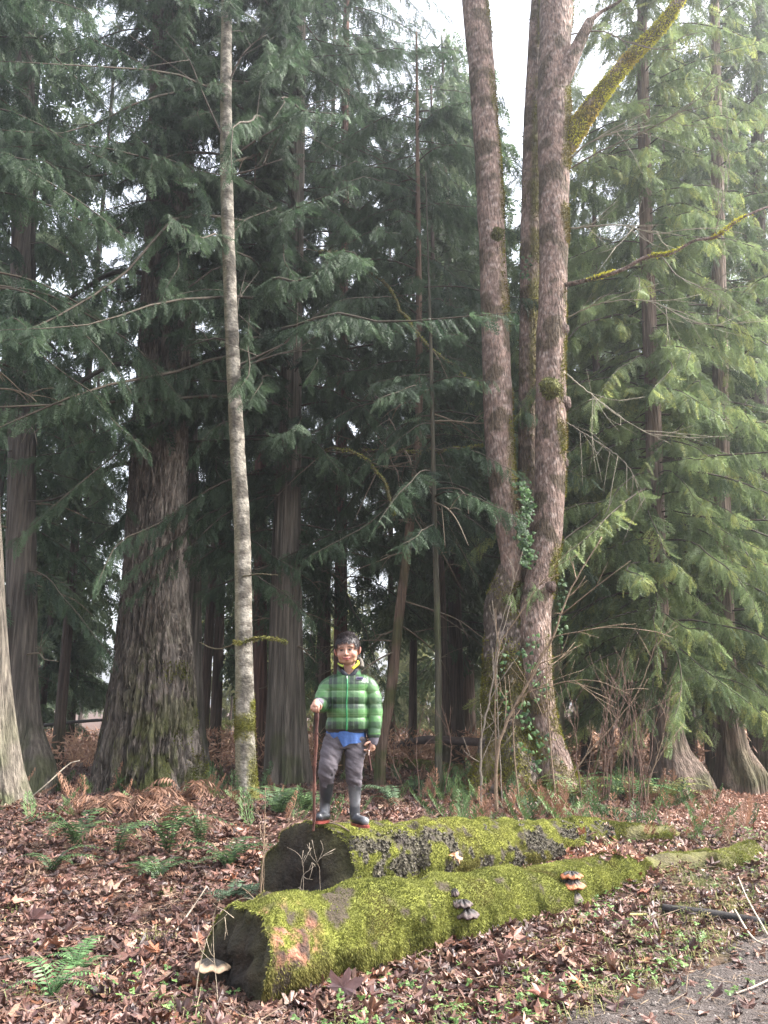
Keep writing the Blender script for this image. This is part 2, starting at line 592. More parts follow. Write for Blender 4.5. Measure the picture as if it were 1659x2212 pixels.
A1 = at(506, 2076, 4.80); B1 = at(1345, 1908, 7.25)
A2 = at(655, 1885, 6.12); B2 = at(1285, 1822, 8.3)
def litter():
    rng = np.random.default_rng(11)
    mb = MB()
    k = 85000
    x, y = scatter_xy(rng, k, 3.9, 19, 0.9)
    dens = np.ones(k)
    on_path = (x > PATH_E(y)) & (y < 6.4)
    dens[on_path] = 0.09
    green = ss(0.3, 1.5, x - (y - 4) * 0.25) * ss(8.5, 6.0, y)
    dens *= 1 - 0.45 * green
    P = np.stack([x, y, np.zeros(k)], -1)
    dens *= 0.35 + 1.2 * vn(P, 1.8, 44)
    ok = rng.uniform(0, 1, k) < dens
    x, y = x[ok], y[ok]
    k = len(x)
    size = rng.gamma(1.8, 0.014, k) + 0.012
    size = np.clip(size, 0.013, 0.085)
    Ms = rot_mats(rng, k, size, 0.27)
    Ts = np.stack([x, y, gz(x, y) + 0.012 + size * 0.16 + rng.uniform(0, 0.022, k)], -1)
    wts = np.array([0.24, 0.22, 0.2, 0.12, 0.06, 0.09, 0.07])
    ci = rng.choice(len(LEAFCOL), k, p=wts)
    cols = LEAFCOL[ci] * rng.uniform(0.32, 1.0, (k, 1))
    right = ss(2, 6, x) * ss(8, 10, y)      # orange-brown leaf carpet, with the sunlit brightness there put into its colour
    cols = cols * (1 - right[:, None]) + right[:, None] * (np.array([0.36, 0.18, 0.12]) * rng.uniform(0.7, 1.3, (k, 1)))
    # drifts of leaves caught where the logs break and along their feet
    ex = []
    for c_, n_, sp in ((B2, 90, 0.16), (B1, 120, 0.16), (B2 + [0.6, 0.3, -0.1], 70, 0.25), ((B1 + B2) / 2, 60, 0.2)):
        q_ = c_ + rng.normal(0, 1, (n_, 3)) * [sp, sp, 0]
        ex.append(q_)
    gap = (A1 + A2) / 2 + ((B1 + B2) / 2 - (A1 + A2) / 2) * rng.uniform(0.25, 1, (160, 1)) + rng.normal(0, 0.05, (160, 3)) * [1, 1, 0]
    ex = np.concatenate(ex + [gap])
    lz = np.full(len(ex), -9.0)
    for AA, BB, r0_, r1_ in ((A1, B1, 0.30, 0.225), (A2, B2, 0.325, 0.235)):
        dd = (BB - AA)[:2]; tt = np.clip((ex[:, :2] - AA[:2]) @ dd / (dd @ dd), 0, 1)
        foot_ = AA + (BB - AA) * tt[:, None]
        dist = np.linalg.norm(ex[:, :2] - foot_[:, :2], axis=1)
        rr0 = r0_ + (r1_ - r0_) * tt
        lz = np.maximum(lz, np.where(dist < rr0, foot_[:, 2] + np.sqrt(np.maximum(rr0 ** 2 - dist ** 2, 0)) + 0.02, -9))
    ex[:, 2] = np.maximum(lz, gz(ex[:, 0], ex[:, 1]) + 0.04)
    keep_ = lz < 0.0 + B1[2] + 0.32
    ex = ex[keep_]
    ke = len(ex)
    Ms = np.concatenate([Ms, rot_mats(rng, ke, rng.uniform(0.03, 0.08, ke), 0.5)])
    Ts = np.concatenate([Ts, ex])
    cols = np.concatenate([cols, LEAFCOL[rng.integers(0, 6, ke)] * rng.uniform(0.8, 1.3, (ke, 1))])
    k = len(Ts)
    t = rng.integers(0, 10, k)
    for v in range(10):
        s = t == v
        place_instances(mb, LT[v], Ms[s], Ts[s], cols[s], 0, False)
    solo('leaf_litter', mb, M_litter, (0, 0, 0), 'brown and purplish maple leaf litter covering the forest floor', 'leaf litter', kind='stuff')
    # twigs, needles and crumbs
    mb = MB()
    k = 9000
    x, y = scatter_xy(rng, k, 3.9, 14, 1.0)
    L_ = rng.gamma(2, 0.022, k) + 0.02
    a = rng.uniform(0, 6.283, k)
    d = np.stack([np.cos(a), np.sin(a), rng.normal(0, 0.22, k)], -1)
    s = np.stack([-np.sin(a), np.cos(a), np.zeros(k)], -1)
    c = np.stack([x, y, gz(x, y) + 0.03 + rng.uniform(0, 0.03, k)], -1)
    w = rng.uniform(0.0015, 0.004, k)[:, None]
    V = np.stack([c - d * L_[:, None], c - s * w, c + d * L_[:, None], c + s * w + [0, 0, 0.002]], 1)
    cols = lerpc((0.05, 0.035, 0.028), (0.28, 0.20, 0.13), rng.uniform(0, 1, k) ** 2)
    mb.add(V.reshape(-1, 3), np.arange(k * 4).reshape(k, 4), np.repeat(cols, 4, 0), 0, False)
    solo('twig_litter', mb, M_twig, (0, 0, 0), 'broken twigs and stalks strewn over the fallen leaves', 'twigs', kind='stuff')
litter()

def ground_cover():
    rng = np.random.default_rng(21)
    # small round-leaved weeds
    mb = MB()
    k = 17000
    x, y = scatter_xy(rng, k, 3.9, 9.5, 1.0)
    P = np.stack([x, y, np.zeros(k)], -1)
    m = ss(0.45, 0.62, fbm(P, 1.6, 61, 3))
    w = np.clip(ss(-0.2, 1.6, x - (y - 4.4) * 0.35), 0, 1) + 0.35 * ss(5.6, 4.6, y)
    w *= np.where((x > PATH_E(y) + 0.05) & (y < 6.4), 0.05, 1)
    ok = rng.uniform(0, 1, k) < m * w
    x, y = x[ok], y[ok]
    k = len(x)
    th = np.linspace(0, 2 * np.pi, 6, endpoint=False)
    V = np.stack([np.cos(th) * 0.55 + 0.6, np.sin(th) * 0.5, 0.12 * np.cos(th * 2)], -1)
    F = np.array([[0, 1, 2, 3], [0, 3, 4, 5]])
    VV, FF = [], []
    for q in range(3):
        a = q * 2.09
        R = np.array([[math.cos(a), -math.sin(a), 0], [math.sin(a), math.cos(a), 0], [0, 0, 1]])
        VV.append(V @ R.T)
        FF.append(F + q * 6)
    tm = (np.concatenate(VV), np.concatenate(FF))
    size = rng.uniform(0.008, 0.024, k)
    Ms = rot_mats(rng, k, size, 0.4)
    Ts = np.stack([x, y, gz(x, y) + 0.03 + rng.uniform(0, 0.05, k)], -1)
    cols = lerpc((0.06, 0.12, 0.03), (0.16, 0.27, 0.08), rng.uniform(0, 1, k))
    place_instances(mb, tm, Ms, Ts, cols)
    solo('ground_cover', mb, M_fern, (0, 0, 0), 'small round leaved green weeds growing through the litter', 'weeds', kind='stuff')
    # grass
    mb = MB()
    cl = 900
    cx, cy = scatter_xy(rng, cl, 4.0, 8.5, 1.0)
    ok = (rng.uniform(0, 1, cl) < np.clip(ss(0.0, 1.4, cx - (cy - 4.4) * 0.45), 0.03, 1)) & ~((cx > PATH_E(cy) + 0.1) & (cy < 6.4))
    cx, cy = cx[ok], cy[ok]
    n = 26
    x = np.repeat(cx, n) + rng.normal(0, 0.05, len(cx) * n)
    y = np.repeat(cy, n) + rng.normal(0, 0.05, len(cx) * n)
    k = len(x)
    a = rng.uniform(0, 6.283, k)
    lean = rng.uniform(0.3, 1.6, k)
    h = rng.uniform(0.03, 0.085, k)
    b = np.stack([x, y, gz(x, y) + 0.01], -1)
    d = np.stack([np.cos(a), np.sin(a), np.zeros(k)], -1)
    s = np.stack([-np.sin(a), np.cos(a), np.zeros(k)], -1) * 0.0022
    mid = b + d * (h * lean * 0.4)[:, None] + np.array([0, 0, 1]) * (h * 0.8)[:, None]
    tip = b + d * (h * lean * 1.1)[:, None] + np.array([0, 0, 1]) * (h * 0.75)[:, None]
    V = np.stack([b - s, b + s, mid + s, mid - s, tip], 1)
    base = np.arange(k)[:, None] * 5
    cols = lerpc((0.10, 0.15, 0.04), (0.34, 0.30, 0.13), np.repeat(rng.uniform(0, 1, len(cx)), n) * 0.8 + rng.uniform(0, 0.2, k))
    mb.add(V.reshape(-1, 3), base + np.array([[0, 1, 2, 3]]), np.repeat(cols, 5, 0), 0, False)
    f3 = base + np.array([[3, 2, 4]])
    mb.F.append(f3); mb.M.append(np.zeros(k)); mb.S.append(np.zeros(k, bool))
    solo('grass', mb, M_fern, (0, 0, 0), 'thin tufts of green and straw coloured grass beside the path', 'grass', kind='stuff')
ground_cover()

# ------------------------------------------------------------------ logs
MOSS_A, MOSS_B, MOSS_C = (0.078, 0.088, 0.022), (0.275, 0.285, 0.078), (0.14, 0.115, 0.042)

def moss_cols(P, rng, a=MOSS_A, b=MOSS_B, c=MOSS_C, seed=2):
    t = np.clip(fbm(P, 5, seed, 3) * 1.6 - 0.3 + rng.normal(0, 0.16, len(P)), 0, 1)
    col = lerpc(a, b, t)
    u = ss(0.5, 0.72, fbm(P, 3.1, seed + 50, 2))[..., None] * 0.7
    return col * (1 - u) + np.asarray(c) * u

def make_log(name, label, group, A, B, rA, rB, cut, seed, barkf, mossf, nblade, bl=0.022, sag=0.0, rings=260, nseg=110, zs=1.0, hollow=1.0):
    rng = np.random.default_rng(seed)
    A = np.asarray(A, float)
    B = np.asarray(B, float)
    base = np.array([(A[0] + B[0]) / 2, (A[1] + B[1]) / 2, float(gz((A[0] + B[0]) / 2, (A[1] + B[1]) / 2))])
    root = thing(name, label, 'log', base, group)
    t = np.linspace(0, 1, rings)
    C = A[None] * (1 - t[:, None]) + B[None] * t[:, None]
    C[:, 2] -= sag * np.sin(t * np.pi)
    C[:, 1] += 0.03 * np.sin(t * 5 + seed)
    R = rA + (rB - rA) * t
    ax = (B - A) / np.linalg.norm(B - A)
    def disp(th, s, P):
        m = 1 + 0.24 * (fbm(P, 2.6, seed, 2) - 0.5) + 0.20 * (fbm(P, 8.0, seed + 4, 3) - 0.5)
        m = m * (1 - 0.12 * ss(0.55, 0.7, vn(P * [1, 1, 0.4], 5, seed + 12)))
        # drapes of moss: vertical folds
        m += 0.12 * (vn(P * [1, 1, 0.25], 14, seed + 7) - 0.5)
        return m
    V, F, FC, P, D = loft(C, R, nseg, disp, caps=False)
    # oblique cut: slide first rings along the axis with the sideways position
    side = np.cross(ax, [0, 0, 1.0])
    side /= np.linalg.norm(side)
    off = ((P - C[:, None]) @ side) * cut[0] + (P - C[:, None])[..., 2] * cut[1]
    fall = np.clip(1 - t / 0.30, 0, 1)[:, None]
    P = P + ax[None, None] * (off * fall)[..., None]
    jag = 0.10 * (fbm(P[0], 7, seed + 31, 3) - 0.5) * hollow
    P = P + ax[None, None] * (jag[None, :] * np.clip(1 - t / 0.08, 0, 1)[:, None])[..., None]
    V = P.reshape(-1, 3)
    col = barkf(P, D, t, rng).reshape(-1, 3)
    mb = MB()
    mb.add(V, F, col)
    part('bark', mb, M_log, root)
    # broken end with a hollow
    for e, sgn in ((0, 1), (-1, -1)):
        E = P[e]
        c = E.mean(0)
        nr = 14
        rg = []
        for q in range(nr + 1):
            f = 1 - q / nr
            off = c + np.array([-0.07, -0.02, -0.10]) * rA / 0.3 * hollow
            ring = off * (1 - f) + E * f
            lump = fbm(ring, 6, seed + 19, 2)
            dep = (0.07 * rA / 0.3) * ss(0.42, 0.85, q / nr + 0.9 * (lump - 0.5)) * (hollow if e == 0 else -0.05)
            if hollow < 0.5 or e == -1: dep = -0.5 * rA * math.sin(0.5 * math.pi * q / nr) + 0 * dep
            ring = ring + ax * (sgn * dep)[..., None] if np.ndim(dep) else ring + ax * sgn * dep
            if 0 < q < nr:
                ring = ring + ax * sgn * (0.13 * (fbm(ring * [1, 1, 0.35], 13, seed + 9, 3) - 0.5))[:, None]
            rg.append(ring)
        G = np.stack(rg)
        i = np.arange(nr)[:, None] * nseg
        j = np.arange(nseg)[None]
        j2 = (j + 1) % nseg
        F2 = np.stack([i + j, i + nseg + j, i + nseg + j2, i + j2], -1).reshape(-1, 4)
        q = fbm(G, 14, seed + 1, 3)
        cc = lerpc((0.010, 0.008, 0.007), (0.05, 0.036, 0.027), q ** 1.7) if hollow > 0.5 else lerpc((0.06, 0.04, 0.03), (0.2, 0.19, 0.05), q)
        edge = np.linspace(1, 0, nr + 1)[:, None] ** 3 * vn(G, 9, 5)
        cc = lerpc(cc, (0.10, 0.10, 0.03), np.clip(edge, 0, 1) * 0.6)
        mb = MB()
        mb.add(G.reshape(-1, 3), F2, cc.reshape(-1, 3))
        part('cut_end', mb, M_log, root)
    # moss
    p, d = sample_grid(P, D, nblade, rng, mossf)
    mb = MB()
    cols = moss_cols(p, rng, seed=seed)
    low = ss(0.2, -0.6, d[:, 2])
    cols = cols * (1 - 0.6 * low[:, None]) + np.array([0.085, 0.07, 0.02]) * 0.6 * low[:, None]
    lw = 0.5 + 1.3 * vn(p, 10, seed + 3)
    up = d[:, 2] > 0.1
    if hollow > 0.5:      # a ragged fringe overhanging the broken end
        kk = 5000
        j = rng.integers(0, nseg, kk)
        e = P[0][j] + ax * rng.uniform(-0.005, 0.03, kk)[:, None]
        dn = D[0][j]
        okk = rng.uniform(0, 1, kk) < ss(-0.3, 0.4, dn[:, 2]) * (0.3 + 0.7 * vn(e, 12, 3))
        blade_cloud(mb, e[okk], (dn * 0.4 - ax * 0.7)[okk], rng, bl * 1.6, 0.0034, 0.7, moss_cols(e[okk], rng, seed=seed), 0.4)
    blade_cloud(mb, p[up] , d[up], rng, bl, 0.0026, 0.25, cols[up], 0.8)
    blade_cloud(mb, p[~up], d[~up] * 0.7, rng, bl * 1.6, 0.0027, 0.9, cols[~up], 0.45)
    part('moss', mb, M_moss, root)
    return root, P, D, C

def nearest_on(P, target):
    d = np.linalg.norm(P - np.asarray(target), axis=-1)
    i = np.unravel_index(np.argmin(d), d.shape)
    return P[i]

# front log
def bark1(P, D, t, rng):
    q = fbm(P, 8, 3, 3)
    c = lerpc((0.09, 0.10, 0.02), (0.22, 0.23, 0.035), q)
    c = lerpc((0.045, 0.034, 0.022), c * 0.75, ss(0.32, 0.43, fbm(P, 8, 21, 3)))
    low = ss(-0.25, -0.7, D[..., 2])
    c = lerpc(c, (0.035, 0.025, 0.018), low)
    o = orange_mask(P, D, t[:, None])
    c = lerpc(c, lerpc((0.04, 0.023, 0.018), (0.25, 0.11, 0.07), ss(0.34, 0.66, fbm(P, 20, 5, 4))), o)
    return c
def orange_mask(p, d, t):
    # rotten orange wood near the broken end, upper camera-facing side, running down
    f = d @ np.array([0.55, -0.62, 0.45]) if d.ndim == 2 else d @ np.array([0.55, -0.62, 0.45])
    n = fbm(p, 9, 77, 3)
    m = ss(-0.01, 0.012, t) * ss(0.115, 0.06, t + 0.10 * (n - 0.5)) * ss(-0.15, 0.2, d[..., 2]) * ss(0.98, 0.8, d[..., 2]) * ss(0.44, 0.53, fbm(p, 13, 78, 4))
    m = m * (d[..., 1] < 0)
    return np.clip(m, 0, 1)
def moss1(p, d, a, b):
    m = 1.0 - orange_mask(p, d, a)
    m = m * (0.12 + 0.88 * ss(-0.85, -0.35, d[:, 2]))
    m = m * (0.15 + 0.85 * ss(0.31, 0.42, fbm(p, 8, 21, 3)))
    return m
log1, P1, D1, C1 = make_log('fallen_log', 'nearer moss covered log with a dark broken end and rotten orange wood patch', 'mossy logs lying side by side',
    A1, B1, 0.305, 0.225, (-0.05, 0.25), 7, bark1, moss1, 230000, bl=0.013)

def bark2(P, D, t, rng):
    q = fbm(P, 8, 13, 3)
    c = lerpc((0.10, 0.10, 0.02), (0.24, 0.25, 0.035), q)
    c = lerpc((0.045, 0.036, 0.024), c * 0.75, ss(0.35, 0.46, fbm(P, 9, 23, 3)))
    return lerpc(c, (0.045, 0.036, 0.032), lich_mask(P, D) * 0.9)
def lich_mask(p, d):
    n = fbm(p, 7.5, 91, 4)
    return ss(0.54, 0.58, n) * ss(0.93, 0.6, d[..., 2])
def moss2(p, d, a, b):
    m = (1.0 - 0.95 * lich_mask(p, d)) * (0.1 + 0.9 * ss(-0.8, -0.3, d[:, 2]))
    return m * (0.15 + 0.85 * ss(0.34, 0.45, fbm(p, 9, 23, 3)))
log2, P2, D2, C2 = make_log('fallen_log', 'farther moss covered log the boy stands on, with grey lichen patches and a hollow end', 'mossy logs lying side by side',
    A2, B2, 0.325, 0.235, (0.5, 0.15), 17, bark2, moss2, 160000, bl=0.011)

def lichen():
    rng = np.random.default_rng(4)
    p, d = sample_grid(P2, D2, 2600, rng, lambda p, d, a, b: lich_mask(p, d) * (d[:, 2] > -0.5))
    mb = MB()
    th = np.linspace(0, 2 * np.pi, 7, endpoint=False)
    V = np.concatenate([[[0, 0, 0]], np.stack([np.cos(th), np.sin(th), 0.35 + 0.4 * np.cos(th * 3)], -1)])
    F = np.array([[0, i + 1, (i + 1) % 7 + 1] for i in range(7)])
    k = len(p)
    s = np.cross(d, rng.normal(0, 1, (k, 3))); s /= np.linalg.norm(s, axis=1, keepdims=True)
    dd = d + rng.normal(0, 0.5, (k, 3)); dd /= np.linalg.norm(dd, axis=1, keepdims=True)
    s = np.cross(dd, s); s /= np.linalg.norm(s, axis=1, keepdims=True)
    b = np.cross(dd, s)
    sz = rng.uniform(0.005, 0.015, k)[:, None]
    Ms = np.stack([s * sz, b * sz, dd * sz], -1)
    cols = lerpc((0.04, 0.034, 0.026), (0.13, 0.115, 0.085), rng.uniform(0, 1, k) ** 1.3)
    place_instances(mb, (V, F), Ms, p + d * 0.006, cols)
    part('lichen', mb, M_twig, log2)
lichen()

def conk(parent, c, nrm, w, h, topc, edgec, rng, name='bracket_fungus', label=None, layers=1):
    """shelf fungus: half disc growing out along nrm, domed, with a pale rim"""
    nrm = np.asarray(nrm, float); nrm[2] = 0; nrm /= np.linalg.norm(nrm)
    sd = np.cross([0, 0, 1.0], nrm)
    mb = MB()
    for L in range(layers):
        f = 1 - 0.22 * L
        cc = np.asarray(c) + np.array([0, 0, h * 0.75 * L]) + sd * rng.normal(0, w * 0.06)
        nu, nv = 26, 10
        U = np.linspace(-0.15 * np.pi, 1.15 * np.pi, nu)
        prof = [(0.02, 1.0), (0.35, 0.92), (0.65, 0.66), (0.86, 0.36), (0.97, 0.12), (1.0, -0.02), (0.97, -0.14), (0.85, -0.2), (0.5, -0.32), (0.02, -0.5)]
        G = np.zeros((nu, nv, 3)); CC = np.zeros((nu, nv, 3))
        for a, u in enumerate(U):
            wob = 1 + 0.09 * math.sin(u * 5 + L) + 0.05 * math.sin(u * 11)
            for b, (r, z) in enumerate(prof):
                G[a, b] = cc + sd * (math.cos(u) * r * w / 2 * f * wob) + nrm * (math.sin(u) * r * w * 0.42 * f * wob) + np.array([0, 0, z * h / 2 * f + 0.006 * math.sin(u * 7)])
                CC[a, b] = edgec if 3 <= b <= 8 else (np.array(topc) * (0.7 + 0.5 * rng.uniform()) if b < 4 else np.array(edgec) * 0.7)
        i = np.arange(nu - 1)[:, None] * nv
        j = np.arange(nv - 1)[None]
        F = np.stack([i + j, i + nv + j, i + nv + j + 1, i + j + 1], -1).reshape(-1, 4)
        mb.add(G.reshape(-1, 3), F, CC.reshape(-1, 3))
    o = part(name, mb, M_fungus, parent)
    if label: o['label'] = label
    return o

rngc = np.random.default_rng(8)
CAMV = np.array([0, -1.0, 0])
e1 = nearest_on(P1[0], at(462, 2085, 4.75))
AX1 = (B1 - A1) / np.linalg.norm(B1 - A1)
r_ = ray(468, 2090); c_ = P1[0].mean(0) - AX1 * 0.02
conk(log1, CAM + r_ * (np.dot(c_ - CAM, AX1) / np.dot(r_, AX1)), (-0.45, -0.85, 0), 0.20, 0.075, (0.10, 0.085, 0.07), (0.95, 0.66, 0.42), rngc, label='domed grey bracket fungus with a cream rim on the dark log end')
def surf(P, D, dx, dy):
    """the point of a log surface seen at this place"""
    r = ray(dx, dy); r = r / np.linalg.norm(r)
    X = P.reshape(-1, 3); v = X - CAM
    tt = v @ r
    off = np.linalg.norm(v - tt[:, None] * r, axis=1)
    k = np.argsort(off)[:24]
    k = k[np.argmin(tt[k])]
    return X[k], D.reshape(-1, 3)[k]
p_, d_ = surf(P1, D1, 1245, 1908)
conk(log1, p_ - np.array(d_) * 0.015, (-0.1, -1, 0), 0.20, 0.085, (0.045, 0.04, 0.04), (0.36, 0.13, 0.06), rngc, layers=2, label='stacked dark bracket fungus with an orange rim')
p_, d_ = surf(P1, D1, 1252, 1950)
conk(log1, p_ - np.array(d_) * 0.02, (0, -1, 0), 0.13, 0.13, (0.05, 0.042, 0.04), (0.10, 0.075, 0.06), rngc, layers=2, label='dark drooping lump of fungus under the orange rimmed one')
for dx, dy, w, ly in ((994, 1950, 0.07, 2), (1012, 1982, 0.15, 2)):
    p_, d_ = surf(P1, D1, dx, dy)
    conk(log1, p_ - np.array(d_) * 0.02, (0.1, -1, 0), w, 0.08, (0.035, 0.03, 0.03), (0.09, 0.065, 0.06), rngc, layers=ly, label='small dark bracket fungus halfway along the mossy side')
for dx, dy in ((1082, 2022), (1128, 2020), (1213, 2000)):
    p_, d_ = surf(P1, D1, dx, dy - 8)
    conk(log1, p_ - np.array(d_) * 0.02 + [0, -0.02, -0.02], (0.1, -1, 0), 0.11, 0.03, (0.10, 0.095, 0.11), (0.17, 0.16, 0.18), rngc, layers=4, label='small grey layered fungus low on the log near the leaves')
E2 = P2[0]; c2 = E2.mean(0)
r_ = ray(598, 1860); AX2 = (B2 - A2) / np.linalg.norm(B2 - A2)
for q in range(6):
    rr_ = ray(596 + 7 * math.sin(q * 2.1), 1838 + q * 12)
    pq = P2[0].reshape(-1, 3); cq = pq.mean(0)
    # plane through the cut face
    u_, s_, vt_ = np.linalg.svd(pq - cq)
    nf = vt_[2] * (1 if np.dot(vt_[2], FWD) > 0 else -1)
    hit = CAM + rr_ * (np.dot(cq - CAM, nf) / np.dot(rr_, nf))
    conk(log2, hit + nf * 0.03, -nf, 0.022 + 0.012 * (q % 3), 0.010, (0.12, 0.11, 0.09), (0.34, 0.32, 0.27), rngc)

# further, low mossy pieces in line with the logs
def barkx(P, D, t, rng):
    return lerpc((0.05, 0.036, 0.024), (0.12, 0.12, 0.035), fbm(P, 7, 33, 3))
def mossx(p, d, a, b):
    return ss(0.36, 0.52, fbm(p, 4, 29, 3)) * ss(-0.5, 0.2, d[:, 2])
def pt_g(dx, dy, lift):
    p = on_ground(dx, dy); p[2] += lift; return p
make_log('rotten_log', 'low mossy rotten log half buried in leaves behind the two logs', 'low mossy rotten pieces', B2 + [0.02, 0.02, -0.02], pt_g(1450, 1815, 0.0), 0.21, 0.12, (0, 0), 27, barkx, mossx, 22000, rings=90, nseg=60, hollow=0)
make_log('rotten_log', 'short mossy rotten log continuing the nearer log to the right', 'low mossy rotten pieces', B1 + [0.02, 0.02, -0.02], pt_g(1535, 1862, -0.02), 0.19, 0.13, (0, 0), 37, barkx, mossx, 22000, rings=90, nseg=60, hollow=0)
make_log('rotten_log', 'small upright mossy chunk of rotten wood at the far right end', 'low mossy rotten pieces', pt_g(1545, 1872, -0.02), pt_g(1630, 1850, 0.0), 0.13, 0.12, (0, 0), 47, barkx, lambda p, d, a, b: 0.3 + mossx(p, d, a, b) * 0.7, 14000, rings=50, nseg=50, hollow=0)

# ------------------------------------------------------------------ sprays and crowns
def spray_template(rng, npair=11, rich=True):
    V, F = [], []
    def leafq(b, d, up, l, w):
        s = np.cross(d, up); s /= np.linalg.norm(s) + 1e-9
        k = len(V)
        V.extend([b, b + d * l * 0.45 + s * w, b + d * l - up * l * 0.1, b + d * l * 0.45 - s * w])
        F.append([k, k + 1, k + 2, k + 3])
    for i in range(npair):
        t = (i + 0.6) / npair
        for sd in (-1, 1):
            tt = t + rng.uniform(-0.02, 0.02)
            b = np.array([tt, 0, -0.30 * tt * tt])
            ang = math.radians(rng.uniform(38, 58))
            d = np.array([math.cos(ang), sd * math.sin(ang), -0.45 - 0.35 * tt + rng.normal(0, 0.1)])
            d /= np.linalg.norm(d)
            l = (0.38 * (1 - tt) ** 0.55 * (0.6 + min(tt * 3, 1) * 0.4) + 0.05) * rng.uniform(0.75, 1.2)
            up = np.array([rng.normal(0, 0.25), rng.normal(0, 0.25), 1.0])
            leafq(b, d, up, l, 0.020)
            if rich:
                for f, sg in ((0.3, 1), (0.5, -1), (0.68, 1)):
                    bb = b + d * l * f
                    sv = np.cross(d, up); sv /= np.linalg.norm(sv)
                    d2 = d * 0.75 + sv * 0.62 * sg + np.array([0, 0, -0.25]); d2 /= np.linalg.norm(d2)
                    leafq(bb, d2, up, l * 0.42, 0.016)
    leafq(np.array([0, 0, 0]), np.array([0.97, 0, -0.24]), np.array([0, 0, 1.0]), 1.0, 0.008)
    return np.array(V), np.array(F)

_r = np.random.default_rng(1)
SPR = [spray_template(_r, 10, True) for _ in range(4)]
SPF = [spray_template(_r, 7, False) for _ in range(4)]
def thick(t, f):
    # wider leaflets for far trees
    V, F = t
    V = V.copy()
    for a in range(len(F)):
        b, l, tip, r = F[a]
        m = (V[l] + V[r]) / 2
        V[l] = m + (V[l] - m) * f
        V[r] = m + (V[r] - m) * f
    return V, F
SPF = [thick(t, 2.6) for t in SPF]

def crown(rng, branches, slen, tm, colA, colB, per_m=9, hang=0.85, wood=(0.065, 0.052, 0.038), r_w=0.0055, tipc=None, bare=0.12):
    """branches: list of (base point, azimuth, length, rise, droop). Returns an MB with foliage (0) and wood (1)"""
    mb = MB()
    Ms = {i: [] for i in range(len(tm))}; Ts = {i: [] for i in range(len(tm))}; Cs = {i: [] for i in range(len(tm))}
    up = np.array([0, 0, 1.0])
    for (b0, az, L, rise, droop) in branches:
        h = np.array([math.sin(az), math.cos(az), 0])
        sd = np.array([math.cos(az), -math.sin(az), 0])
        bend = rng.normal(0, 0.3)
        s = np.linspace(0, 1, 7)
        pts = b0 + h * (L * s)[:, None] + sd * (bend * L * s * s)[:, None] + up * (L * (rise * s - (rise + droop) * s ** 1.8 + 0.22 * droop * s ** 4))[:, None]
        pts = pts + rng.normal(0, 0.028, (7, 3)) * L * s[:, None] * [1, 1, 0.7]
        tube(mb, pts, r_w * L + 0.004, 0.003, 4, wood, 13, 1)
        n = max(4, int(per_m * L * 2))
        shade = rng.uniform(0, 1)
        for q in range(n):
            u = bare + (1 - bare) * (q + rng.uniform()) / n
            f = u * 6; i = min(int(f), 5)
            p = pts[i] + (pts[i + 1] - pts[i]) * (f - i)
            tg = pts[i + 1] - pts[i]; tg /= np.linalg.norm(tg)
            sg = 1 if q % 2 else -1
            a = math.radians(rng.uniform(20, 75))
            fw = tg * math.cos(a) + sd * sg * math.sin(a) - up * rng.uniform(0.1, 0.5 + hang * 1.4)
            fw /= np.linalg.norm(fw)
            nn = up * (1 - hang * 0.6) + sd * sg * rng.uniform(-0.4, 0.8) + rng.normal(0, 0.3, 3)
            nn -= fw * np.dot(nn, fw); nn /= np.linalg.norm(nn)
            si = np.cross(nn, fw)
            l = slen * rng.uniform(0.6, 1.25) * (1.15 - 0.55 * u) * min(1, 0.5 + L / 3)
            v = rng.integers(0, len(tm))
            Ms[v].append(np.stack([fw * l, si * l, nn * l], -1)); Ts[v].append(p)
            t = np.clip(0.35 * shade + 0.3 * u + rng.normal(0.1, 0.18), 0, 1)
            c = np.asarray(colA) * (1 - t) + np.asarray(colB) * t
            if tipc is not None and rng.uniform() < 0.12 * u * 2:
                c = c * 0.4 + np.asarray(tipc) * 0.6
            Cs[v].append(c)
    for v in Ms:
        if Ms[v]:
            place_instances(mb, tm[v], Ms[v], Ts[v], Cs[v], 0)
    return mb

def branches_for(rng, centre, h0, h1, n, L0, L1, az=None, rise=0.24, droop=0.60, rt=0.1):
    out = []
    for i in range(n):
        h = h0 + (h1 - h0) * (i + rng.uniform()) / n
        a = rng.uniform(0, 2 * math.pi) if az is None else rng.uniform(*az)
        L = (L0 + (L1 - L0) * (h - h0) / (h1 - h0)) * rng.uniform(0.55, 1.15)
        out.append((centre(h), a, L, rise * rng.uniform(-0.6, 2.0), droop * rng.uniform(0.4, 1.6)))
    return out

# ------------------------------------------------------------------ trunks from measured outlines
def trunk_pts(spec, Y):
    return np.array([list(at(x, y, Y)) + [rad_of(w, at(x, y, Y))] for x, y, w in spec])

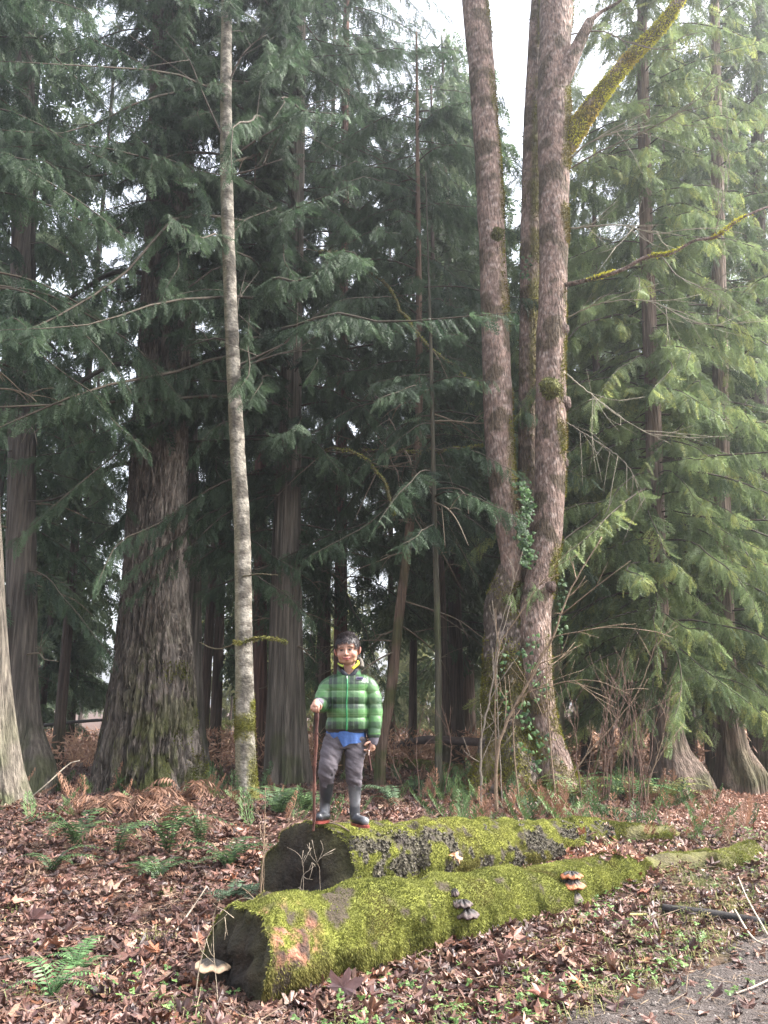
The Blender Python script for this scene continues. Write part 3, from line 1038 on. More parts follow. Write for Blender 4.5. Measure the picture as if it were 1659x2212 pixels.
def make_trunk(spec, Y, rng, nseg, ring, disp, flare=None, topz=None, extra=0.4):
    Q = trunk_pts(spec, Y)
    zb = float(gz(Q[0, 0], Q[0, 1]))
    Q[:, 2] += 0
    # root the trunk into the ground
    foot = Q[0].copy(); foot[2] = min(zb, Q[0, 2]) - extra; foot[3] = Q[0, 3] * 1.15
    Q = np.concatenate([foot[None], Q])
    if topz is not None and Q[-1, 2] < topz:
        d = Q[-1] - Q[-2]
        k = (topz - Q[-1, 2]) / d[2]
        e = Q[-1] + d * k; e[3] = max(0.01, Q[-1, 3] * 0.4)
        Q = np.concatenate([Q, e[None]])
    n = int((Q[-1, 2] - Q[0, 2]) / ring)
    S = cr(Q, n)
    base = np.array([Q[1, 0], Q[1, 1], zb])
    V, F, FC, P, D = loft(S[:, :3], np.maximum(S[:, 3], 0.01), nseg, lambda th, s, P: disp(th, P, base), True)
    def centre(h):
        z = base[2] + h
        return np.array([np.interp(z, S[:, 2], S[:, 0]), np.interp(z, S[:, 2], S[:, 1]), z])
    def radius(h):
        return float(np.interp(base[2] + h, S[:, 2], S[:, 3]))
    return V, F, FC, P, D, base, centre, radius

def d_cedar(seed, lob=6, amp=0.18, hh=0.9):
    def f(th, P, base):
        z = P[..., 2] - base[2]
        m = 1 + 0.05 * (vn(np.stack([np.cos(th) * 3, np.sin(th) * 3, z * 0.35], -1), 3.2, seed) - 0.5) * 2
        m += 0.06 * (vn(np.stack([np.cos(th) * 9, np.sin(th) * 9, z * 0.5], -1), 2.2, seed + 3) - 0.5)
        fl = np.exp(-np.clip(z, 0, 99) / hh)
        m += fl * amp * (np.cos(th * lob + seed + 0.6 * np.sin(th * 2 + seed)) + 0.4 * np.sin(th * 3 + seed))
        return m
    return f

def d_fir(th, P, base):
    z = P[..., 2] - base[2]
    w = vn(np.stack([np.cos(th) * 2, np.sin(th) * 2, z * 0.9], -1), 2.0, 71) * 0.9
    a = vn(np.stack([np.cos(th + w * 0.35) * 5, np.sin(th + w * 0.35) * 5, z * 0.55 + w], -1), 2.6, 72)
    rd = 1 - abs(2 * a - 1)                      # ridged
    b = vn(np.stack([np.cos(th) * 9, np.sin(th) * 9, z * 2.2], -1), 2.4, 75)
    m = 1 + 0.20 * (0.5 - ss(0.55, 0.95, rd)) + 0.06 * (b - 0.5)
    fl = np.exp(-np.clip(z, 0, 99) / 0.9)
    m += fl * 0.12 * np.cos(th * 5 + 1)
    return m

CED_A, CED_B = (0.060, 0.046, 0.038), (0.15, 0.12, 0.098)
def cedar_cols(P, base, seed, a=CED_A, b=CED_B, moss=0.6, mh=1.0):
    q = 0.5 * fbm(P * [1, 1, 0.08], 12, seed, 3) + 0.5 * ss(0.25, 0.75, vn(P * [1, 1, 0.03], 34, seed + 2))
    c = lerpc(np.array(a) * 0.7, np.array(b) * 1.15, q)
    z = P[..., 2] - base[2]
    m = ss(mh + 0.4, 0.0, z) * ss(0.42, 0.6, fbm(P, 3, seed + 8, 2)) * moss
    return lerpc(c, (0.055, 0.07, 0.02), m)

FOL_D, FOL_L = (0.023, 0.047, 0.027), (0.10, 0.155, 0.080)      # shaded conifers
FOL_RD, FOL_RL = (0.095, 0.145, 0.065), (0.28, 0.35, 0.145)      # cedar at the right, the brighter light there put into its greens

def cedar_tree(name, label, spec, Y, seed, nseg=56, ring=0.07, lob=6, amp=0.18, top=19, crown_spec=None, colA=FOL_D, colB=FOL_L, bark=None, group=None, moss=0.6, bare_n=0, tmpl=None, slen=0.38, tipc=None, per_m=12, bare_h=(1.5, 6), cat='tree', hang=0.95, mh=1.0):
    rng = np.random.default_rng(seed)
    V, F, FC, P, D, base, centre, radius = make_trunk(spec, Y, rng, nseg, ring, d_cedar(seed, lob, amp), topz=top)
    root = thing(name, label, cat, base, group)
    mb = MB()
    a, b = bark or (CED_A, CED_B)
    col = cedar_cols(P, base, seed, a, b, moss, mh).reshape(-1, 3)
    add_loft(mb, V, F, FC, np.concatenate([col, col[-2:]]))
    part('trunk', mb, M_cedar, root)
    if crown_spec:
        br = []
        for cs in crown_spec:
            br += branches_for(rng, centre, *cs[0], **(cs[1] if len(cs) > 1 else {}))
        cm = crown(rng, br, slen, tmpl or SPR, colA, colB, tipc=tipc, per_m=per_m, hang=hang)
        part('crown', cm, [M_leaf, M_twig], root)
    for i in range(bare_n):
        h = rng.uniform(*bare_h)
        a_ = rng.uniform(0, 6.28)
        c = centre(h)
        L = rng.uniform(0.5, 1.8)
        d = np.array([math.sin(a_), math.cos(a_), rng.uniform(-0.35, 0.3)])
        pts = [c + d * L * s + np.array([0, 0, -0.25 * L * s * s]) + rng.normal(0, 0.03, 3) * s for s in np.linspace(0, 1, 5)]
        mb = MB()
        tube(mb, pts, 0.016, 0.004, 5, (0.15, 0.12, 0.085))
        for q in range(3):
            k = rng.integers(1, 4)
            d2 = d + rng.normal(0, 0.5, 3)
            tube(mb, [pts[k], pts[k] + d2 * L * 0.15, pts[k] + d2 * L * 0.3 + [0, 0, -0.05]], 0.007, 0.003, 4, (0.15, 0.12, 0.085))
        part('dead_branch', mb, M_twig, root)
    return root, centre, radius, base

R = lambda *a, **k: (a, k)

# 1 leftmost pale trunk, cut by the frame
cedar_tree('cedar_tree', 'pale grey flaring trunk cut off by the left edge of the photo', [(25, 1840, 190), (8, 1760, 125), (-8, 1600, 84), (-22, 1350, 66), (-38, 900, 56), (-50, 300, 50)], 9.6, 101, amp=0.10, lob=5,
           bark=((0.075, 0.062, 0.05), (0.19, 0.163, 0.13)), top=16, nseg=160, ring=0.05,
           crown_spec=[R(5.0, 13, 46, 2.5, 2.1, az=(-0.8, 2.8))], slen=0.38, group=None, bare_n=2)
# 2 dark cedar just right of it
cedar_tree('cedar_tree', 'dark straight cedar trunk between the left edge trunk and the big furrowed fir', [(62, 1690, 118), (50, 1560, 72), (46, 1200, 60), (48, 900, 56), (50, 600, 50), (52, 300, 44)], 12.2, 102, amp=0.12,
           crown_spec=[R(2.6, 6.5, 16, 1.8, 2.0), R(6.5, 17, 42, 2.5, 2.1)], slen=0.38, per_m=10, bare_n=14, nseg=110, ring=0.06, bark=((0.05, 0.043, 0.036), (0.12, 0.102, 0.085)))

# 3 big fir
def big_fir():
    rng = np.random.default_rng(103)
    spec = [(318, 1745, 252), (322, 1610, 196), (330, 1450, 158), (334, 1300, 132), (343, 1000, 110), (358, 700, 100), (368, 400, 90), (375, 100, 84)]
    V, F, FC, P, D, base, centre, radius = make_trunk(spec, 12.6, rng, 240, 0.035, d_fir, topz=20)
    root = thing('fir_tree', 'huge fir with deeply furrowed bark and mossy flaring base left of the white alder', 'tree', base)
    q = fbm(P * [1, 1, 0.35], 7, 41, 3)
    c = lerpc((0.035, 0.027, 0.022), (0.13, 0.108, 0.09), q)
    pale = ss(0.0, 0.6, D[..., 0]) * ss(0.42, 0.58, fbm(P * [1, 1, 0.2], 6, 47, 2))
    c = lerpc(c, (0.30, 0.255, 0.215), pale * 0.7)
    z = P[..., 2] - base[2]
    m = ss(3.0, 0.3, z + 1.6 * (fbm(P, 2, 43, 2) - 0.5)) * ss(0.40, 0.58, fbm(P, 4, 44, 3)) * ss(-0.7, 0.2, D[..., 0])
    c = lerpc(c, (0.085, 0.095, 0.022), np.clip(m, 0, 1) * 0.8)
    mb = MB()
    c = c.reshape(-1, 3)
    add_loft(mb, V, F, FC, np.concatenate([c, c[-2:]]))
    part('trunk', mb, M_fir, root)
    # lifted flakes of bark
    mb = MB()
    k = 5200
    p, d = sample_grid(P, D, k, rng, lambda p, d, a, b: (p[:, 2] < 8) * (d[:, 1] < 0.4) * 1.0)
    k = len(p)
    up = np.tile([0, 0, 1.0], (k, 1)) + rng.normal(0, 0.12, (k, 3))
    s = np.cross(up, d); s /= np.linalg.norm(s, axis=1, keepdims=True)
    l = rng.uniform(0.04, 0.16, k)[:, None]; w = rng.uniform(0.008, 0.026, k)[:, None]
    b0 = p - d * 0.01
    VV = np.stack([b0 - up * l, b0 - s * w + d * 0.014, b0 + up * l, b0 + s * w + d * 0.022], 1)
    cc = lerpc((0.09, 0.07, 0.055), (0.24, 0.20, 0.165), rng.uniform(0, 1, k))
    mm = (ss(2.6, 0.3, p[:, 2]) * ss(0.42, 0.6, fbm(p, 4, 44, 3)))[:, None] * 0.8
    cc = cc * (1 - mm) + np.array([0.10, 0.115, 0.025]) * mm
    mb.add(VV.reshape(-1, 3), np.arange(k * 4).reshape(k, 4), np.repeat(cc, 4, 0), 0, False)
    part('bark_flakes', mb, M_fir, root)
    # moss on the right foot
    p, d = sample_grid(P[:70], D[:70], 9000, rng, lambda p, d, a, b: ss(0.1, 0.8, d[:, 0]) * ss(0.45, 0.6, fbm(p, 3, 45, 2)) * (p[:, 2] < 2.2))
    mb = MB()
    blade_cloud(mb, p, d, rng, 0.035, 0.007, 0.6, moss_cols(p, rng, (0.07, 0.085, 0.015), (0.19, 0.20, 0.04)))
    part('moss', mb, M_moss, root)
    br = branches_for(rng, centre, 9, 17, 30, 2.6, 2.4) + branches_for(rng, centre, 5.5, 15, 20, 2.8, 2.6, az=(2.45, 3.1))
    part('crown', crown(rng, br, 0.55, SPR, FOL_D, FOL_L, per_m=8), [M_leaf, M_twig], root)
    for hz, az, L in ((6.2, 4.4, 2.2), (4.6, 4.2, 1.8), (7.8, 4.6, 2.6), (10.2, 4.8, 3.0)):
        c0 = centre(hz); h = np.array([math.sin(az), math.cos(az), 0])
        pts = [c0 + h * L * s + np.array([0, 0, L * (0.05 * s - 0.35 * s * s + 0.1 * math.sin(s * 6))]) for s in np.linspace(0, 1, 7)]
        mb = MB(); tube(mb, pts, 0.05, 0.012, 6, (0.04, 0.034, 0.028))
        part('dead_branch', mb, M_twig, root)
    return centre
big_fir()

# 4 cedar behind the fir, to its right
cedar_tree('cedar_tree', 'slim grey cedar trunk hugging the right side of the huge fir', [(430, 1735, 72), (417, 1560, 50), (413, 1200, 40), (407, 900, 37), (403, 500, 33), (401, 100, 30)], 14.6, 104, amp=0.10,
           crown_spec=[R(4.0, 8.5, 16, 1.5, 1.6), R(8.5, 18, 40, 2.0, 1.7), R(3.8, 17, 36, 3.2, 2.8, az=(2.3, 4.3))], bark=((0.085, 0.075, 0.062), (0.19, 0.165, 0.14)), nseg=60)

# 5 alder
def alder():
    rng = np.random.default_rng(105)
    spec = [(538, 1778, 50), (532, 1680, 45), (529, 1560, 42), (527, 1400, 38), (523, 1150, 35), (512, 950, 32), (500, 700, 29), (491, 450, 27), (488, 250, 25), (490, 0, 22)]
    def dd(th, P, base):
        z = P[..., 2] - base[2]
        return 1 + 0.07 * (vn(np.stack([np.cos(th), np.sin(th), z * 3], -1), 2, 5) - 0.5) + 0.04 * (vn(P, 14, 6) - 0.5) + 0.1 * np.exp(-np.clip(z, 0, 9) / 0.3) * np.cos(th * 4)
    V, F, FC, P, D, base, centre, radius = make_trunk(spec, 10.6, rng, 64, 0.03, dd, topz=16)
    root = thing('alder_tree', 'slender whitish alder with moss patches standing right of the huge fir', 'tree', base)
    z = P[..., 2] - base[2]
    q = fbm(P * [1, 1, 1.5], 6, 51, 3)
    c = lerpc((0.085, 0.075, 0.06), (0.26, 0.235, 0.195), ss(0.36, 0.62, q))
    # dark scars and lichen blotches, greenish film on the left side
    sc_ = ss(0.62, 0.70, vn(P * [1, 1, 2.2], 9, 53))
    c = lerpc(c, (0.09, 0.075, 0.06), sc_ * 0.8)
    c = lerpc(c, (0.20, 0.18, 0.11), ss(0.0, -0.8, D[..., 0] + 0.5 * (fbm(P, 4, 57, 2) - 0.5)) * 0.75)
    m1 = np.exp(-((z - 0.85) / 0.16) ** 2) + np.exp(-((z - 1.12) / 0.07) ** 2)
    m = np.clip(m1 * ss(0.3, 0.55, fbm(P, 6, 54, 2)) * 1.2 + ss(0.75, 0.1, z) * ss(0.0, 0.6, D[..., 0]), 0, 1)
    c = lerpc(c, (0.13, 0.13, 0.03), m * 0.9)
    mb = MB(); c = c.reshape(-1, 3)
    add_loft(mb, V, F, FC, np.concatenate([c, c[-2:]]))
    part('trunk', mb, M_alder, root)
    p, d = sample_grid(P[:70], D[:70], 6000, rng, lambda p, d, a, b: np.clip(np.exp(-((p[:, 2] - base[2] - 0.85) / 0.14) ** 2) + np.exp(-((p[:, 2] - base[2] - 1.12) / 0.06) ** 2) * 0.8 + ss(0.7, 0.1, p[:, 2] - base[2]) * ss(0.1, 0.7, d[:, 0]), 0, 1) * ss(0.32, 0.5, fbm(p, 6, 54, 2)))
    mb = MB()
    blade_cloud(mb, p, d, rng, 0.025, 0.005, 0.7, moss_cols(p, rng, (0.10, 0.10, 0.02), (0.24, 0.23, 0.045)))
    part('moss', mb, M_moss, root)
    # mossy side twigs
    def twig(seq, r, mossy):
        pts = [at(x, y, Y) for x, y, Y in seq]
        mb = MB()
        C = tube(mb, pts, r, r * 0.4, 6, (0.10, 0.085, 0.05), 24, wob=0.003, rng=rng)
        if mossy:
            k = 900
            i = rng.integers(0, len(C), k)
            nn = rng.normal(0, 1, (k, 3)); nn /= np.linalg.norm(nn, axis=1, keepdims=True)
            pp = C[i] + rng.normal(0, 0.012, (k, 3))
            blade_cloud(mb, pp, nn, rng, 0.022, 0.005, 0.4, moss_cols(pp, rng))
        part('branch', mb, M_moss if mossy else M_twig, root)
    twig([(530, 1385, 10.5), (560, 1378, 10.3), (595, 1380, 10.2), (618, 1387, 10.1)], 0.016, True)
    twig([(527, 1390, 10.6), (515, 1388, 10.4), (506, 1387, 10.3)], 0.012, True)
    twig([(525, 1245, 10.5), (560, 1240, 10.3), (600, 1243, 10.1)], 0.012, False)
    twig([(510, 1390, 10.6), (470, 1402, 10.8), (430, 1388, 11)], 0.012, False)
    for _ in range(14):
        h = rng.uniform(5, 14); a_ = rng.uniform(-0.6, 3.6); L = rng.uniform(0.7, 2.2)
        c0 = centre(h); dd_ = np.array([math.sin(a_), -0.2 * math.cos(a_), rng.uniform(-0.1, 0.7)])
        pts = [c0 + dd_ * L * s + rng.normal(0, 0.05, 3) * s for s in np.linspace(0, 1, 5)]
        mb = MB(); tube(mb, pts, 0.018, 0.004, 5, (0.09, 0.075, 0.06))
        for q in range(3):
            k = rng.integers(1, 4); d2 = dd_ + rng.normal(0, 0.6, 3)
            tube(mb, [pts[k], pts[k] + d2 * L * 0.2, pts[k] + d2 * L * 0.38], 0.008, 0.002, 4, (0.09, 0.075, 0.06))
        part('branch', mb, M_twig, root)
alder()

# 6 cedar behind the boy
cedar_tree('cedar_tree', 'broad fluted cedar trunk directly behind the boy and his stick', [(622, 1738, 112), (619, 1640, 92), (617, 1400, 72), (620, 1150, 60), (628, 850, 46), (640, 400, 34), (645, 100, 30)], 13.8, 106, amp=0.13, lob=8,
           crown_spec=[R(3.6, 9, 40, 2.8, 3.0), R(9, 19, 74, 3.0, 2.4), R(4.6, 16, 40, 4.0, 3.6, az=(3.3, 4.4)), R(6.0, 17, 44, 5.6, 5.2, az=(3.2, 3.5))], bare_n=10, nseg=180, ring=0.05, mh=1.3, bark=((0.07, 0.06, 0.047), (0.165, 0.14, 0.115)))
# 7, 8 reddish trunks further in
RED = ((0.085, 0.045, 0.035), (0.17, 0.095, 0.075))
cedar_tree('cedar_tree', 'narrow reddish trunk in shade between the alder and the cedar behind the boy', [(562, 1660, 34), (562, 1300, 28), (563, 900, 24), (566, 300, 19)], 18.5, 107, bark=RED, crown_spec=[R(4, 22, 56, 2.6, 2.0)], nseg=36, slen=0.48, per_m=8, top=24)
cedar_tree('cedar_tree', 'reddish cedar trunk rising above the boy between broad cedar and maple', [(735, 1655, 36), (736, 1300, 28), (738, 900, 24), (745, 300, 18)], 17.5, 108, bark=RED, crown_spec=[R(3.4, 9, 40, 3.4, 3.2), R(9, 22, 125, 3.8, 2.6)], nseg=36, bare_n=44, bare_h=(2, 9), slen=0.46, per_m=8, top=24)
# slender ones between boy and maple
cedar_tree('young_tree', 'leaning slender brown trunk just right of the boy', [(822, 1640, 24), (846, 1480, 23), (860, 1350, 21), (884, 1150, 19), (903, 950, 17), (905, 700, 14), (902, 350, 9)], 13.2, 109, bark=((0.11, 0.07, 0.05), (0.2, 0.135, 0.10)), crown_spec=[R(4.2, 12, 84, 2.6, 1.5)], bare_n=14, bare_h=(2, 6), nseg=30, top=13.5, amp=0.05, moss=0.9, mh=6)
cedar_tree('young_tree', 'thin dark pole of a tree with mossy stem left of the maple', [(948, 1682, 17), (946, 1400, 14), (938, 1100, 11), (932, 800, 8), (925, 560, 4)], 11.6, 110, bark=((0.04, 0.038, 0.028), (0.09, 0.08, 0.055)), crown_spec=[R(3.4, 6.5, 18, 1.5, 1.0)], bare_n=6, nseg=24, top=9.5, amp=0.03, moss=0.9, mh=4)
# 12 right cedar
cedar_tree('cedar_tree', 'bright green cedar with drooping sprays and pale rooted foot right of the maple', [(1470, 1698, 140), (1448, 1620, 82), (1430, 1480, 50), (1419, 1200, 38), (1411, 900, 33), (1396, 500, 28), (1390, 200, 24)], 13.4, 112, amp=0.10, lob=5,
           crown_spec=[R(1.5, 4.5, 44, 2.3, 3.0), R(4.5, 9, 58, 3.0, 2.8), R(9, 18, 54, 2.6, 1.8), R(2.4, 16, 36, 2.3, 2.0, az=(2.2, 4.1))], colA=FOL_RD, colB=FOL_RL, bark=((0.12, 0.085, 0.065), (0.24, 0.18, 0.145)), tipc=(0.38, 0.40, 0.12), nseg=110, slen=0.40, per_m=11)
cedar_tree('cedar_tree', 'second cedar from the right edge with spreading root foot', [(1602, 1692, 112), (1583, 1610, 62), (1568, 1450, 44), (1560, 1150, 38), (1556, 800, 32), (1550, 400, 26)], 15.0, 113, amp=0.16, lob=6,
           crown_spec=[R(1.5, 7, 60, 2.6, 3.2), R(7, 20, 66, 3.0, 2.0)], colA=(0.07, 0.115, 0.05), colB=(0.20, 0.27, 0.11), bark=((0.12, 0.09, 0.07), (0.24, 0.18, 0.14)), tipc=(0.36, 0.38, 0.12), nseg=100, slen=0.42, per_m=10)
cedar_tree('cedar_tree', 'mossy edged dark trunk at the right edge of the photo', [(1660, 1665, 74), (1645, 1560, 50), (1640, 1300, 44), (1638, 800, 36)], 17.5, 114, amp=0.12,
           crown_spec=[R(2.8, 22, 110, 3.2, 2.4)], colA=(0.07, 0.11, 0.055), colB=(0.18, 0.24, 0.11), nseg=44, slen=0.62, per_m=7, top=24)
cedar_tree('cedar_tree', 'pale lit trunk with yellow moss right behind the maple foot', [(1203, 1668, 44), (1198, 1500, 36), (1192, 1300, 30), (1186, 900, 26), (1180, 400, 20)], 15.2, 115, amp=0.08, bark=((0.24, 0.21, 0.15), (0.40, 0.36, 0.26)),
           crown_spec=[R(4, 12, 40, 1.8, 1.5)], colA=(0.07, 0.115, 0.05), colB=(0.20, 0.27, 0.11), nseg=40, slen=0.55, mh=2)

# ------------------------------------------------------------------ the three-stemmed maple
MC_LIMB = ((0.30, 0.30, 0.03), (0.72, 0.68, 0.09), (0.40, 0.26, 0.07))
MC_STEM = ((0.06, 0.06, 0.015), (0.24, 0.23, 0.04), (0.13, 0.085, 0.03))
def maple():
    rng = np.random.default_rng(111)
    Y0 = 11.2
    base = on_ground(1140, 1725)
    Y0 = float(base[1])
    root = thing('maple_tree', 'great bare maple splitting into three tall pinkish stems with ivy and moss', 'tree', base)
    def stem(name, spec, off, seed, lob=0, top=None, mossf=None, nm=4000):
        pts = np.array([list(at(x, y, Y0 + o)) + [rad_of(w, at(x, y, Y0 + o))] for x, y, w, o in spec])
        if top:
            d = pts[-1] - pts[-2]; k = (top - pts[-1, 2]) / d[2]
            e = pts[-1] + d * k; e[3] = pts[-1, 3] * 0.6
            pts = np.concatenate([pts, e[None]])
        L = np.sum(np.linalg.norm(np.diff(pts[:, :3], axis=0), axis=1))
        S = cr(pts, max(12, int(L / 0.035)))
        def disp(th, s, P):
            z = P[..., 2] - base[2]
            m = 1 + 0.10 * (fbm(P, 1.6, seed, 2) - 0.5) + 0.05 * (fbm(P, 7, seed + 1, 2) - 0.5) + 0.03 * (vn(P * [1, 1, 0.2], 26, seed + 5) - 0.5)
            if lob:
                m = m + 0.17 * np.exp(-np.clip(z, 0, 9) / 1.1) * np.cos(th * lob + 0.8 + 0.5 * np.sin(z * 1.5))
            return m
        nseg = 120 if pts[0, 3] > 0.2 else 40
        V, F, FC, P, D = loft(S[:, :3], np.maximum(S[:, 3], 0.008), nseg, disp)
        z = P[..., 2] - base[2]
        q = fbm(P * [1, 1, 0.5], 8, seed + 2, 3)
        c = lerpc((0.085, 0.056, 0.045), (0.36, 0.25, 0.205), q)
        if lob: c = lerpc(c, (0.055, 0.045, 0.036), ss(4.0, 3.0, z + 0.8 * fbm(P, 1.5, 8, 2)) * 0.85)  # dark mossy bark low down, with the shade on the trunk put into its colour
        c = lerpc(c, (0.42, 0.34, 0.30), ss(0.64, 0.72, vn(P, 24, seed + 6)) * 0.6)
        mm = ss(0.54, 0.62, fbm(P * [1, 1, 1.2], 3.3, seed + 3, 4)) * 0.85
        c = lerpc(c, (0.075, 0.055, 0.032), mm)
        if mossf is not None:
            g = np.clip(mossf(P, D, z), 0, 1)
            c = lerpc(c, (0.12, 0.11, 0.022), g * 0.85)
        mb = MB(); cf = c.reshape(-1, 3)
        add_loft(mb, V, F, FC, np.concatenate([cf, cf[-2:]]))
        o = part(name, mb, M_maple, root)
        if mossf is not None:
            p, d = sample_grid(P, D, nm, rng, lambda p, d, a, b: np.clip(mossf(p, d, p[:, 2] - base[2]), 0, 1) * (p[:, 2] < 15))
            mb = MB()
            blade_cloud(mb, p, d, rng, 0.038, 0.0075, 0.7, moss_cols(p, rng, *(MC_LIMB if name == 'limb' else MC_STEM), seed))
            part('moss', mb, M_moss, root)
        return S
    # foot
    # root buttress swelling to the right
    stem('root', [(1165, 1560, 60, -0.2), (1192, 1640, 74, -0.25), (1222, 1690, 60, -0.35), (1262, 1735, 40, -0.45), (1300, 1765, 24, -0.5)], 0, 221, mossf=lambda P, D, z: ss(-0.3, 0.3, D[..., 2] + D[..., 0] * 0.5) * ss(0.3, 0.45, fbm(P, 3, 24, 2)), nm=9000)
    stem('root', [(1080, 1600, 50, -0.2), (1050, 1680, 56, -0.25), (1015, 1740, 40, -0.3), (985, 1770, 20, -0.3)], 0, 223, mossf=lambda P, D, z: 0.6 * ss(0.35, 0.5, fbm(P, 3, 26, 2)), nm=4000)
    foot = lambda P, D, z: ss(3.4, 0.6, z) * ss(0.36, 0.52, fbm(P, 3, 14, 3)) * (0.6 + 0.4 * ss(0, 0.7, D[..., 0])) 
    side = lambda P, D, z: ss(0.35, 0.75, D[..., 0] + 0.9 * (fbm(P * [1, 1, 0.5], 3, 15, 2) - 0.5)) * ss(1.0, 3.0, z) * ss(0.42, 0.60, fbm(P * [1, 1, 0.7], 2.2, 16, 2)) * 0.9 + foot(P, D, z)
    foot2 = lambda P, D, z: ss(1.7, 0.2, z) * ss(0.36, 0.52, fbm(P, 3, 14, 3))
    side2 = lambda P, D, z: ss(0.35, 0.75, D[..., 0] + 0.9 * (fbm(P * [1, 1, 0.5], 3, 15, 2) - 0.5)) * ss(1.0, 3.0, z) * ss(0.42, 0.60, fbm(P * [1, 1, 0.7], 2.2, 16, 2)) * 0.9 + foot2(P, D, z)
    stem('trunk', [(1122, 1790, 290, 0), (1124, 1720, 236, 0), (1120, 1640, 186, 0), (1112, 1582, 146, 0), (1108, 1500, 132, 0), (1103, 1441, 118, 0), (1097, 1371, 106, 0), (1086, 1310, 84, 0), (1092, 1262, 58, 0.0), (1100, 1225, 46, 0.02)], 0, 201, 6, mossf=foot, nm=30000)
    stem('stem', [(1092, 1290, 50, -0.02), (1104, 1235, 46, -0.03), (1104, 1200, 47, -0.02), (1099, 1150, 54, 0), (1088, 1066, 58, 0), (1078, 950, 62, 0), (1070, 700, 60, 0), (1057, 400, 56, 0), (1040, 150, 56, 0), (1026, 0, 55, 0)], 0, 203, top=16.5, mossf=lambda P, D, z: side(P, D, z) * 0.6, nm=5000)
    stem('stem', [(1140, 1300, 40, 0.35), (1142, 1150, 46, 0.35), (1140, 1000, 42, 0.35), (1141, 800, 40, 0.4), (1145, 500, 40, 0.4), (1150, 250, 36, 0.4), (1158, 80, 32, 0.4)], 0, 205, top=15.5, mossf=lambda P, D, z: ss(-0.1, 0.5, D[..., 0] + 0.3 - 0 * z) * ss(4.5, 7, z) * ss(0.32, 0.5, fbm(P, 2.4, 18, 2)) + 0.15 * ss(0.5, 0.6, fbm(P, 3, 19, 2)), nm=6500)
    stem('stem', [(1205, 1730, 118, -0.35), (1194, 1650, 82, -0.33), (1179, 1582, 62, -0.30), (1166, 1488, 60, -0.28), (1157, 1418, 70, -0.24), (1155, 1348, 70, -0.2), (1163, 1277, 66, -0.14), (1179, 1183, 64, -0.06), (1188, 1050, 66, 0), (1190, 900, 66, 0), (1190, 750, 62, 0), (1195, 600, 60, 0), (1197, 400, 66, 0), (1197, 250, 72, 0), (1196, 150, 66, 0), (1203, 0, 70, 0)], 0, 207, top=16.0, mossf=side2, nm=11000)
    allm = lambda P, D, z: 0.25 + 0.75 * ss(0.32, 0.48, fbm(P, 4, 22, 2))
    L1 = stem('limb', [(1208, 335, 40, 0), (1238, 290, 44, -0.05), (1275, 235, 38, -0.15), (1320, 175, 32, -0.25), (1370, 115, 30, -0.35), (1420, 65, 27, -0.45), (1462, 10, 24, -0.55), (1500, -60, 20, -0.6)], 0, 209, mossf=allm, nm=9000)
    stem('limb', [(1200, 200, 40, -0.1), (1225, 150, 36, -0.15), (1250, 95, 28, -0.2), (1275, 45, 20, -0.25)], 0, 211)
    stem('limb', [(1275, 45, 12, -0.25), (1300, 25, 8, -0.25), (1335, 5, 7, -0.3), (1370, -30, 6, -0.3)], 0, 212)
    S3 = stem('limb', [(1212, 617, 10, -0.1), (1280, 602, 9, -0.3), (1345, 582, 8, -0.5), (1395, 556, 8, -0.65), (1450, 547, 7, -0.8), (1500, 520, 6, -0.9), (1545, 512, 6, -1.0), (1600, 472, 5, -1.1), (1680, 438, 4, -1.2)], 0, 213, mossf=lambda P, D, z: 0.5 * ss(-0.3, 0.3, D[..., 2]) * ss(0.4, 0.55, fbm(P, 3, 29, 2)), nm=1400)
    # burls
    for x, y, w, mossy in ((1213, 712, 34, 0), (1188, 838, 44, 1), (1218, 872, 34, 0), (1190, 1268, 26, 0), (1216, 1000, 24, 0), (1075, 505, 24, 1)):
        c = at(x, y, Y0 - (0.32 if x < 1200 else 0.05)); r = rad_of(w, c)
        u, v = np.meshgrid(np.linspace(0, np.pi, 16), np.linspace(0, 2 * np.pi, 24, endpoint=False), indexing='ij')
        G = np.stack([np.sin(u) * np.cos(v), np.sin(u) * np.sin(v), np.cos(u)], -1)
        rr = r * (1 + 0.5 * (fbm(G + x, 2.2, 3, 3) - 0.5))
        G = c + G * rr[..., None]
        i = np.arange(15)[:, None] * 24; j = np.arange(24)[None]; j2 = (j + 1) % 24
        F = np.stack([i + j, i + 24 + j, i + 24 + j2, i + j2], -1).reshape(-1, 4)
        mb = MB(); mb.add(G.reshape(-1, 3), F, (0.11, 0.11, 0.03) if mossy else (0.13, 0.09, 0.075))
        if mossy:
            k = 700; p = G.reshape(-1, 3)[rng.integers(0, G.size // 3, k)]; d = p - c; d /= np.linalg.norm(d, axis=1, keepdims=True)
            blade_cloud(mb, p, d, rng, 0.035, 0.007, 0.5, moss_cols(p, rng))
        part('burl', mb, M_maple, root)
